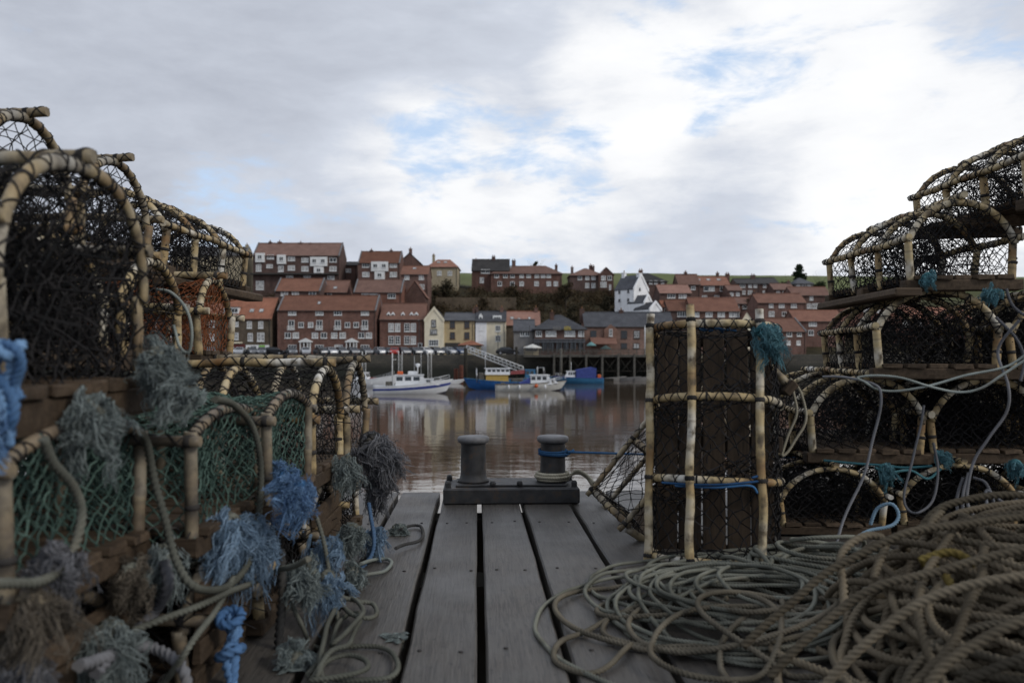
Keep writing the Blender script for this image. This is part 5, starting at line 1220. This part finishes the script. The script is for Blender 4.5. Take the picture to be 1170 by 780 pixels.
# timber jetty in front of the pub
JT=mat_wood('jetty_timber',(.085,.078,.066),(.17,.16,.14),(.6,6,6)); JD=mat_wood('dark_pile_timber',(.022,.02,.016),(.05,.045,.036),(6,6,.6))
t=thing('timber_jetty','long timber jetty on posts in front of the pub and warehouse','jetty',(PX(680,149),149,0))
ox=t.location.x; x0,x1=PX(598,149)-ox,PX(905,149)-ox
g=Geo()
for y in np.arange(0,5.9,.3): g.bbox(x0,y,.62,x1,y+.27,.70,.01)
g.bbox(x0,-.12,.30,x1,-.004,.72,.02); g.build('deck',JT,t)
g=Geo(); 
for z in (1.05,1.4,1.72): g.bbox(x0,-.05,z,x1,.03,z+.10,.01)
k=0
for x in np.arange(x0+.2,x1,1.5): g.bbox(x-.06,.035,.70,x+.06,.13,1.85,.01)
g.build('railing',JT,t)
for x in np.arange(PX(633,149)-ox,x1,3.0):
    g=Geo(); g.bbox(x-.2,-.33,-6,x+.2,-.125,.95,.03); g.build('front_post',JT,t)
    g=Geo(); g.tube([(x,2.5,-6),(x,2.5,.6)],.17,8); g.tube([(x,5,-6),(x,5,.6)],.17,8); g.tube([(x,.1,-3.2),(x+2.9,.1,.4)],.10,6); g.tube([(x,.3,.4),(x+2.9,.3,-3.2)],.10,6); g.tube([(x,0,-2.3),(x+3,0,-2.3)],.1,6); g.build('bracing',JD,t)
g=Geo(); 
def parasol(px,Y,py,w,m1,lab):
    zt=PZ(py,Y); t=thing('parasol',lab,'parasol',(PX(px,Y),Y,.7)); h=zt-.7
    g=Geo(); g.lathe([(.25,0),(.25,.06),(.035,.08),(.03,h)],10); g.build('pole',IRON,t)
    g=Geo(); ww=w/F*Y/2
    g.lathe([(ww,h-.75),(ww,h-.60),(ww*.5,h-.25),(.02,h+.05)],8,0,None,False,False); g.build('canopy',m1,t)
parasol(608.5,151.5,393.2,21,simple('white_canvas',(.55,.54,.5),.9,.15),'white parasol over the jetty left of the pub')
parasol(675.5,152,390.5,11,simple('teal_canvas',(.13,.26,.26),.9,.3),'teal and white parasol on the jetty right of the pub')
parasol(692,153,394.5,13,simple('dull_green_canvas',(.05,.075,.07),.9,.3),'dull green parasol farther right on the jetty')
g=Geo(); g.bbox(-1.4,-.8,0,1.4,.8,1.7,.04); g.box(-1.1,-.86,.8,1.1,-.802,1.45,1); o=g.build('jetty_kiosk',[BUFF,GLASS]); o.location=(PX(607,152.5),152.5,.7); tag(o,'small pale kiosk under the white parasol','kiosk')
# gangway down to the pontoon
t=thing('gangway','white lattice gangway sloping down to the pontoon','gangway',P(533,400,153)); A=P(533,401.5,153); B=P(598,426,146)
d=B-A; 
g=Geo(); n=14
sidev=Vector((0,1.3,0))
for s_ in (0,1):
    o_=sidev*s_
    up=Vector((0,0,1.15))
    for q in (0,.5,1): g.tube([A-t.location+o_+up*q,B-t.location+o_+up*q],.075 if q!=.5 else .05,6)
    for k in range(n+1):
        p=A-t.location+o_+d*(k/n); g.tube([p,p+up],.05,6)
        if k<n: g.tube([p,p+d/n+up],.035,5)
g.build('truss',WPAINT,t)
g=Geo(); 
for k in range(60): p=A-t.location+d*(k/60); g.bbox(p.x,.05,p.z-.02,p.x+d.x/60*.9,1.25,p.z+.05,.005)
g.build('walkway',JT,t)
g=Geo(); g.bbox(PX(588,146),144.5,-4.25,PX(700,146),147.5,-3.55,.04); tag(g.build('pontoon',JD),'low floating pontoon behind the moored boats','pontoon')
for px,Y,top,w_,m_,lab in ((532,139,397.5,4.2,JD,'tall dark pile at the head of the gangway'),(527,136,417,5,simple('rust_pile',(.10,.035,.022),.9,.4,2),'short rusty pile between the white boat and the blue boat'),(521,137,421,5,MATS['rust_pile'],'second short rusty pile nearest the white boat bow'),(590,148,396,3,JD,'dark post where the gangway passes the pub'),(641,146,398,3,JT,'grey post on the jetty front beside the boats')):
    r_=w_/F*Y/2; g=Geo(); g.lathe([(r_,-6),(r_,PZ(top,Y)-.1),(r_*.8,PZ(top,Y))],12); o=g.build('mooring_pile',m_); o.location=(PX(px,Y),Y,0); tag(o,lab,'pile','mooring piles by the far quay')
# ------------------------------------------------------------------ boats
def hullmesh(L,B,hA,hF,mats,bands,rake=.9,tr=.84,flare=.25):
    """rows of hull from keel to sheer; bands gives a material index per row"""
    st=np.linspace(0,1,26); rows=len(bands)+1; g=Geo(); V=[]
    for s_ in st:
        b=B/2*(1-max(0,(s_-.45)/.55)**2.3)*(tr+(1-tr)*min(1,s_/.35)); b=max(b,.02)
        sh=hA+(hF-hA)*s_**2.2
        for k in range(rows):
            f=k/(rows-1); z=-.45*(1-max(0,(s_-.75)/.25)**2)+(sh+.45*(1-max(0,(s_-.75)/.25)**2))*f
            wid=b*(1-(1-f)**2.2*(.55+.4*max(0,(s_-.4)/.6)))-flare*b*(1-f)*max(0,s_-.6)
            V.append((L*(s_-.5)+rake*f*s_**4,max(.015,wid),z))
    n=len(st); V=np.array(V); Vm=V*np.array([1,-1,1]); VV=np.vstack([V,Vm]); o=n*rows
    for k in range(rows-1):
        f=[]
        for i in range(n-1):
            a=i*rows+k; b_=a+rows; f.append((a,b_,b_+1,a+1)); f.append((o+a,o+a+1,o+b_+1,o+b_))
        if k==0: g.add(VV,f,bands[k],True); base=g.n-len(VV)
        else: g.F.append((np.array(f)+base,bands[k],True))
    g.F.append((np.array([[k for k in range(rows)]+[o+k for k in range(rows-1,-1,-1)]])+base,bands[len(bands)//2],False))
    dk=[]
    for i in range(n-1): a=i*rows+rows-1; b_=a+rows; dk.append((a,b_,o+b_,o+a))
    deckv=VV-np.array([0,0,.14])*1; 
    g2=Geo(); g2.add(deckv,dk,0)
    g3=Geo(); g3.tube([V[i*rows+rows-1] for i in range(n)],.05,6); g3.tube([Vm[i*rows+rows-1] for i in range(n)],.05,6)
    return g,g2,g3
def boat(name,label,px,pyw,L,B,hA,hF,rot,mats,bands,gun=None,deckm=None,Y=None):
    Y=Y or 4.8*F/(pyw-HY)
    t=thing(name,label,'boat',(PX(px,Y),Y,WATER),R(rot)); a,b,c=hullmesh(L,B,hA,hF,mats,bands)
    a.build('hull',mats,t); b.build('deck',deckm or GRYW,t); c.build('gunwale',gun or mats[0],t); return t
def cabin(t,x0,x1,w,z0,z1,m,fr=.25,back=.05,nside=3,name='cabin',nf=2,glass=True,roofm=None):
    g=Geo(); v=[(x0,-w/2,z0),(x1,-w/2,z0),(x1,w/2,z0),(x0,w/2,z0),(x0+back,-w/2*.92,z1),(x1-fr,-w/2*.92,z1),(x1-fr,w/2*.92,z1),(x0+back,w/2*.92,z1)]
    g.add(v,[(3,2,1,0),(4,5,6,7),(0,1,5,4),(1,2,6,5),(2,3,7,6),(3,0,4,7)]); c=g.build(name,m,t)
    g=Geo(); g.bbox(x0-.1,-w/2-.04,z1+.002,x1-fr+.18,w/2+.04,z1+.09,.03); g.build('roof',roofm or m,c)
    if glass:
        h=z1-z0
        for k in range(nside):
            a=x0+.12+(x1-fr-x0-.2)*k/nside; b=a+(x1-fr-x0-.2)/nside*.74
            for sy in (-1,1):
                def yy(z): return sy*(w/2*(1-.08*(z-z0)/h)+.012)
                za,zc=z0+h*.5,z0+h*.88; g=Geo(); g.add([(a,yy(za),za),(b,yy(za),za),(b,yy(zc),zc),(a,yy(zc),zc)],[(0,1,2,3)]); g.build('window',GLASS,c)
        for k in range(nf):
            a=-w/2*.85+w*.85*k/nf; b=a+w*.85/nf*.86; g=Geo()
            def xx(z): return x1-fr*(z-z0)/h+.012
            za,zc=z0+h*.5,z0+h*.88; g.add([(xx(za),a,za),(xx(za),b,za),(xx(zc),b*.93,zc),(xx(zc),a*.93,zc)],[(0,1,2,3)]); g.build('window',GLASS,c)
    return c
def rails(t,pts,h,m,r=.022):
    g=Geo(); p=[Vector(q) for q in pts]; up=Vector((0,0,h))
    for f in (.5,1): g.tube(smooth_path([q+up*f for q in p],.3),r,5)
    for q in p: g.tube([q,q+up],r,5)
    return g.build('railing',m,t)
def fender(t,x,y,z,m): 
    g=Geo(); g.lathe([(.02,.3),(.11,.22),(.12,-.2),(.03,-.3)],10,0,Matrix.Translation((x,y,z))); return g.build('fender',m,t)
BW=simple('white_gelcoat',(.70,.71,.72),.3,.1,1.2,.5); BBL=simple('blue_hull_paint',(.02,.10,.30),.4,.2,2,.4); BSTR=simple('blue_stripe_paint',(.05,.07,.24),.4,.1); BORG=simple('orange_plastic',(.55,.11,.03),.5,.2); BYEL=simple('yellow_cabin_paint',(.42,.28,.07),.5,.15); BTARP=simple('blue_tarpaulin',(.05,.07,.24),.8,.25,3,.2,0,.3); BANT=simple('antifoul',(.03,.03,.04),.7); BRED=simple('red_oilcloth',(.26,.07,.07),.7); BBL2=simple('light_blue_hull_paint',(.04,.15,.28),.4,.2,2)
STEEL=simple('bright_steel',(.5,.5,.5),.35,.1,3,.5,.8)
t=boat('motor_boat','white motor boat with purple-blue side stripe and wheelhouse, nearest boat on the left',468,449.5,8.8,3.0,.95,1.75,6,[BW,BSTR,BANT],[2,0,0,1,0],deckm=BW)
cabin(t,-1.7,2.3,2.0,1.0,2.25,BW,.7,.05,3); cabin(t,1.9,3.7,1.7,1.05,1.75,BW,.9,.0,1,'foredeck_cabin',2)
g=Geo(); g.tube([(-2.1,0,1.0),(-2.1,0,5.0)],.05,8); g.tube([(-2.1,0,4.2),(-1.6,0,4.2)],.03,6); g.build('mast',WPAINT,t)
g=Geo(); g.tube([(1.0,-.9,2.3),(1.0,-.9,3.3),(1.0,.9,3.3),(1.0,.9,2.3)],.05,8); g.bbox(.8,-.5,3.3,1.2,.5,3.42,.03); g.lathe([(.28,3.43),(.30,3.5),(.28,3.66),(.1,3.7)],16,0,Matrix.Translation((1,0,0))); g.tube([(1.4,.6,2.3),(1.4,.6,5.0)],.02,5); g.tube([(.6,-.6,2.3),(.6,-.6,4.6)],.02,5); g.build('radar_arch',BW,t)
g=Geo(); g.bbox(-.2,-.7,2.345,.9,.7,2.75,.06); g.build('flybridge',BW,t)
g=Geo(); g.bbox(-1.5,-.5,2.345,-.8,.5,2.75,.08); g.build('life_raft',BORG,t)
g=Geo(); g.bbox(-2.9,-.6,.82,-2.1,.6,1.5,.05); g.build('engine_box',JT,t)
rails(t,[(1.2,-1.35,1.1),(2.6,-1.2,1.25),(3.8,-.75,1.45),(4.9,0,1.72),(3.8,.75,1.45),(2.6,1.2,1.25)],.6,STEEL); rails(t,[(-4.6,-1.2,.9),(-4.6,1.2,.9)],.6,STEEL)
g=Geo(); g.tube([(-2.05,0,3.6),(-1.2,.02,3.9),(-1.25,0,3.1),(-2.05,0,3.0)],.02,5); g.build('pennant_line',ROPE_GRN,t)
t=boat('work_boat','small white boat with raised bow moored at the left, half behind the left heap',425,440,6.5,2.4,1.0,1.9,-8,[BW,BSTR,BANT],[2,0,0,0,0],deckm=GRYW,Y=118)
cabin(t,-2.4,-.3,1.7,.9,2.1,BW,.5,.1,2); rails(t,[(.6,-1.0,1.05),(2,-.7,1.35),(3.4,0,1.9),(2,.7,1.35)],.5,STEEL); g=Geo(); g.bbox(-.2,-.5,.9,.6,.5,1.4,.05); g.build('fish_box',BRED,t)
g=Geo(); g.tube([(-1.5,0,2.1),(-1.5,0,4.6)],.04,6); g.build('mast',WPAINT,t)
t=boat('dinghy','small white dinghy just beyond the bow of the white motor boat',512,437.5,4.0,1.5,.45,.75,4,[BW,BANT],[1,0,0],deckm=GRYW,Y=131); g=Geo(); g.bbox(-1.6,-.3,.3,-1.1,.3,.95,.08); g.build('outboard',BPAINT,t); g=Geo(); g.bbox(-.3,-.62,.36,.1,.62,.44,.01); g.build('thwart',JT,t)
t=boat('fishing_boat','blue fishing boat with yellow and white wheelhouse under the gangway',571,445.5,8.2,2.9,1.05,1.55,184,[BBL,BBL2,BANT],[2,0,0,0,0],gun=BBL2,Y=110)
cabin(t,-1.2,2.0,2.0,.95,1.95,BYEL,.1,.1,0,'cabin',0,False); c=cabin(t,-1.35,2.05,2.08,2.05,2.85,BW,.1,.05,5,'wheelhouse',3)
g=Geo(); g.bbox(2.2,-.9,.9,2.9,.9,2.3,.05); g.build('shelter',JT,t); g=Geo(); g.tube([(3.2,-.9,1),(3.2,-.9,2.9),(3.2,.9,2.9),(3.2,.9,1)],.05,6); g.tube([(2.0,0,2.9),(2.0,0,5.2)],.05,6); g.build('gantry',STEEL,t)
g=Geo(); g.bbox(-3.2,-.7,.9,-1.6,.7,1.5,.1); g.build('fish_boxes',JT,t)
t=boat('cabin_launch','cream-white launch with small windowed cabin and orange buoy on its side',603,445.5,8.6,2.7,.85,1.35,3,[simple('cream_gelcoat',(.55,.54,.50),.4,.15),BSTR,BANT],[2,0,0,0],gun=simple('rubbing_strake',(.12,.10,.08),.7),Y=106)
cabin(t,.3,3.2,1.9,.85,2.05,BW,.5,.05,3); cabin(t,3.0,4.0,1.5,1.0,1.5,BW,.5,0,1,'foredeck_cabin',1)
g=Geo(); solid(g,[(-1.1,.8),(.25,.8),(.25,1.75),(-.4,1.35),(-1.1,1.1)],'y',-.95,.95); g.build('spray_hood',BTARP,t)
g=Geo(); g.tube([(1.3,0,2.1),(1.3,0,3.2)],.03,5); g.tube([(.7,-.8,2.14),(2.6,-.8,2.14)],.04,5); g.build('aerial',WPAINT,t)
for x in (-2.6,-1.2,2.2): fender(t,x,-1.42,.55,BW)
g=Geo(); g.lathe([(.02,.26),(.2,.17),(.26,0),(.2,-.17),(.02,-.26)],14,0,Matrix.Translation((1.0,-1.5,.7))); g.build('buoy',BORG,t)
rails(t,[(2.6,-1.0,1.05),(3.6,-.7,1.2),(4.6,0,1.4),(3.6,.7,1.2)],.5,STEEL)
g=Geo(); g.bbox(-3.6,-.8,.7,-3.0,.8,1.05,.04); g.build('seat',JT,t)
t=boat('work_boat','pale blue-grey boat with a red canopy behind the cream-white launch',601,437,7.0,2.5,.9,1.3,5,[GRYW,BBL2,BANT],[2,0,0,1],Y=130); cabin(t,-.2,1.6,1.7,.9,2.3,BBL2,.2,.05,2)
g=Geo(); solid(g,[(-2.6,1.6),(-.3,1.7),(-.3,2.3),(-2.4,2.1)],'y',-.9,.9); g.build('canopy',BRED,t); g=Geo(); g.tube([(1.7,-.7,1),(1.9,-.7,2.7),(2.9,-.7,2.7),(3.0,-.7,1.1)],.04,6); g.tube([(1.7,.7,1),(1.9,.7,2.7),(2.9,.7,2.7),(3.0,.7,1.1)],.04,6); g.build('frame',STEEL,t)
t=boat('fishing_boat','blue boat with a purple-blue canvas cover, rightmost of the moored boats',663,437.5,7.6,2.6,.95,1.2,180,[BBL2,BBL,BANT],[2,0,0,0],gun=BSTR,Y=132)
cabin(t,.9,2.7,1.8,.9,2.0,BW,.5,.1,3); g=Geo(); solid(g,[(.75,.85),(-2.5,.85),(-2.6,2.55),(-1.8,2.75),(.75,2.3)],'y',-1.05,1.05); g.build('canvas_cover',BTARP,t)
g=Geo(); g.bbox(-3.4,-.6,.8,-2.8,.5,1.5,.08); g.build('net_heap',BORG,t); g=Geo(); g.tube([(1.5,0,2.0),(1.5,0,3.6)],.03,5); g.build('mast',WPAINT,t); fender(t,-3.4,-1.1,.6,BW); fender(t,2.4,-1.1,.6,BW)
rails(t,[(2.7,-.9,1.0),(3.6,-.5,1.15),(4.1,0,1.2),(3.6,.5,1.15)],.55,STEEL)
for px,py,rot,lab in ((702,430,20,'pale dinghy lying under the jetty right of the blue covered boat'),(717,430,-15,'pale dinghy under the jetty just left of the upright pot'),(733,430,10,'pale dinghy under the jetty half hidden by the tilted pot')):
    t=boat('dinghy',lab,px,py,3.2,1.4,.5,.75,rot,[GRYW,BANT],[1,0,0],Y=147); g=Geo(); g.bbox(-.2,-.55,.36,.1,.55,.44,.01); g.build('thwart',JT,t)
# ------------------------------------------------------------------ sky, sun, camera
SUN_EL,SUN_AZ=R(32),R(118)      # azimuth measured from straight ahead, to the right
W=bpy.data.worlds.new('World'); S.world=W; W.use_nodes=True; nt=W.node_tree; bg=nt.nodes['Background']; bg.inputs['Strength'].default_value=.1
def N(t,**k):
    o=nt.nodes.new(t)
    for a,b in k.items(): setattr(o,a,b)
    return o
def L(a,b): nt.links.new(a,b)
def MA(op,a,b=None,c=None):
    o=N('ShaderNodeMath',operation=op)
    for k,v in enumerate((a,b,c)):
        if v is None: continue
        if isinstance(v,(int,float)): o.inputs[k].default_value=v
        else: L(v,o.inputs[k])
    return o.outputs[0]
sky=N('ShaderNodeTexSky',sky_type='NISHITA'); sky.sun_disc=False; sky.sun_elevation=SUN_EL; sky.sun_rotation=SUN_AZ; sky.air_density=1.0; sky.dust_density=1.5
tc=N('ShaderNodeTexCoord'); sp=N('ShaderNodeSeparateXYZ'); L(tc.outputs['Generated'],sp.inputs[0])
zz=MA('ADD',MA('MAXIMUM',sp.outputs[2],0.0),.17)
cv=N('ShaderNodeCombineXYZ'); L(MA('DIVIDE',sp.outputs[0],zz),cv.inputs[0]); L(MA('DIVIDE',sp.outputs[1],zz),cv.inputs[1])
def noise(scale,detail,rough,dist,off,src=None):
    mp=N('ShaderNodeMapping'); mp.inputs['Location'].default_value=off; L(src or cv.outputs[0],mp.inputs[0])
    o=N('ShaderNodeTexNoise'); o.inputs['Scale'].default_value=scale; o.inputs['Detail'].default_value=detail; o.inputs['Roughness'].default_value=rough; o.inputs['Distortion'].default_value=dist; L(mp.outputs[0],o.inputs['Vector']); return o.outputs['Fac']
def blob(px,py,sx,amp):
    d=Vector(((px-CX)/F,1,(HY-py)/F)).normalized()
    vd=N('ShaderNodeVectorMath',operation='DOT_PRODUCT'); L(tc.outputs['Generated'],vd.inputs[0]); vd.inputs[1].default_value=d
    mr=N('ShaderNodeMapRange',interpolation_type='SMOOTHSTEP'); mr.inputs[1].default_value=math.cos(math.atan(sx*1.6/F)); mr.inputs[2].default_value=1; L(vd.outputs['Value'],mr.inputs[0])
    return MA('MULTIPLY',mr.outputs[0],amp)
def SUM(l):
    a=l[0]
    for b in l[1:]: a=MA('ADD',a,b)
    return a
zz2=MA('ADD',MA('MAXIMUM',sp.outputs[2],0.0),.30)
cw=N('ShaderNodeCombineXYZ'); L(MA('DIVIDE',sp.outputs[0],zz2),cw.inputs[0]); L(MA('DIVIDE',sp.outputs[1],zz2),cw.inputs[1]); L(MA('MULTIPLY',sp.outputs[2],3.0),cw.inputs[2])
cd=N('ShaderNodeCombineXYZ'); L(MA('DIVIDE',sp.outputs[0],MA('ADD',zz,.38)),cd.inputs[0]); L(MA('DIVIDE',sp.outputs[1],MA('ADD',zz,.38)),cd.inputs[1]); L(MA('MULTIPLY',sp.outputs[2],3.0),cd.inputs[2])
n1=noise(2.3,10,.60,.35,(3.1,1.7,0),cd.outputs[0]); n2=noise(2.9,10,.60,.3,(7.7,4.2,2),cd.outputs[0]); n3=noise(7.5,9,.62,.25,(1.3,9.1,4),cd.outputs[0])
c1=MA('SUBTRACT',n1,.5); c2=MA('SUBTRACT',n2,.5); c3=MA('SUBTRACT',n3,.5)
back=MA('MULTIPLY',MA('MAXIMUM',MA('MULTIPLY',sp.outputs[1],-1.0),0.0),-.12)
# how much cloud: nearly closed, with a few openings
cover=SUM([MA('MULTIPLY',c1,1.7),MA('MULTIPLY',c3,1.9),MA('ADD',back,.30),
  blob(815,98,50,-.36),blob(865,90,58,-.40),blob(740,18,40,-.22),blob(515,168,62,-.44),blob(645,172,50,-.42),blob(275,216,62,-.46),blob(1050,135,80,-.18),blob(620,60,60,.1),
  blob(700,95,75,.25),blob(930,45,90,.25),blob(560,205,70,.15),blob(1080,195,80,.25),blob(150,60,300,.2)])
mask=N('ShaderNodeMapRange',interpolation_type='SMOOTHSTEP'); mask.inputs[1].default_value=-.28; mask.inputs[2].default_value=.24; L(cover,mask.inputs[0])
# how white the cloud is
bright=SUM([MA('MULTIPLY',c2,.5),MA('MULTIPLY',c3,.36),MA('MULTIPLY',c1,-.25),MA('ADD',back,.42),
  blob(120,60,300,-.17),blob(330,60,200,-.04),blob(725,95,75,.27),blob(925,40,90,.27),blob(610,130,60,.08),blob(540,200,75,.12),blob(690,190,80,.06),blob(1075,200,95,.26),blob(470,255,130,.08),blob(640,265,100,.08),blob(460,185,70,.22),blob(560,285,150,-.08),blob(800,268,80,-.07),blob(700,240,90,.05),blob(860,215,90,.07),blob(790,140,60,.06),blob(300,235,70,.10),blob(1000,300,120,.10)])
cr=N('ShaderNodeValToRGB'); e=cr.color_ramp.elements; e[0].position=.10; e[0].color=(.40,.43,.50,1); e[1].position=.90; e[1].color=(.97,.975,.985,1); k=e.new(.42); k.color=(.58,.62,.70,1); k=e.new(.64); k.color=(.86,.87,.89,1)
L(bright,cr.inputs[0])
mul=N('ShaderNodeVectorMath',operation='SCALE'); L(cr.outputs[0],mul.inputs[0]); mul.inputs['Scale'].default_value=10.0
blue=N('ShaderNodeVectorMath',operation='SCALE'); L(sky.outputs[0],blue.inputs[0]); blue.inputs['Scale'].default_value=1.0
hz=N('ShaderNodeMix',data_type='RGBA'); hz.inputs[0].default_value=.75; L(blue.outputs[0],hz.inputs[6]); hz.inputs[7].default_value=(5.6,7.2,9.6,1)
mx=N('ShaderNodeMix',data_type='RGBA'); L(mask.outputs[0],mx.inputs[0]); L(hz.outputs[2],mx.inputs[6]); L(mul.outputs[0],mx.inputs[7])
L(mx.outputs[2],bg.inputs['Color'])
sl=bpy.data.lights.new('sun','SUN'); sl.energy=1.2; sl.angle=R(12); sl.color=(1,.95,.87); so=bpy.data.objects.new('sun',sl); COL.objects.link(so)
sd=Vector((math.sin(SUN_AZ)*math.cos(SUN_EL),math.cos(SUN_AZ)*math.cos(SUN_EL),math.sin(SUN_EL)))
so.rotation_euler=sd.to_track_quat('Z','Y').to_euler()
cam=bpy.data.cameras.new('camera'); co=bpy.data.objects.new('camera',cam); COL.objects.link(co); S.camera=co
co.location=(0,0,EYE); co.rotation_euler=(R(90),0,0); cam.sensor_width=36; cam.lens=F/1170*36; cam.shift_y=15/1170; cam.clip_start=.05; cam.clip_end=5000
cam.dof.use_dof=True; cam.dof.focus_distance=4.6; cam.dof.aperture_fstop=3.0
vs=S.view_settings; S.display_settings.display_device='sRGB'; vs.view_transform='Standard'; vs.look='None'; vs.gamma=1; vs.exposure=.15; vs.use_curve_mapping=False
S.render.resolution_x=1024; S.render.resolution_y=682; S.render.engine='CYCLES'
S.cycles.max_bounces=6; S.cycles.diffuse_bounces=3; S.cycles.transparent_max_bounces=4
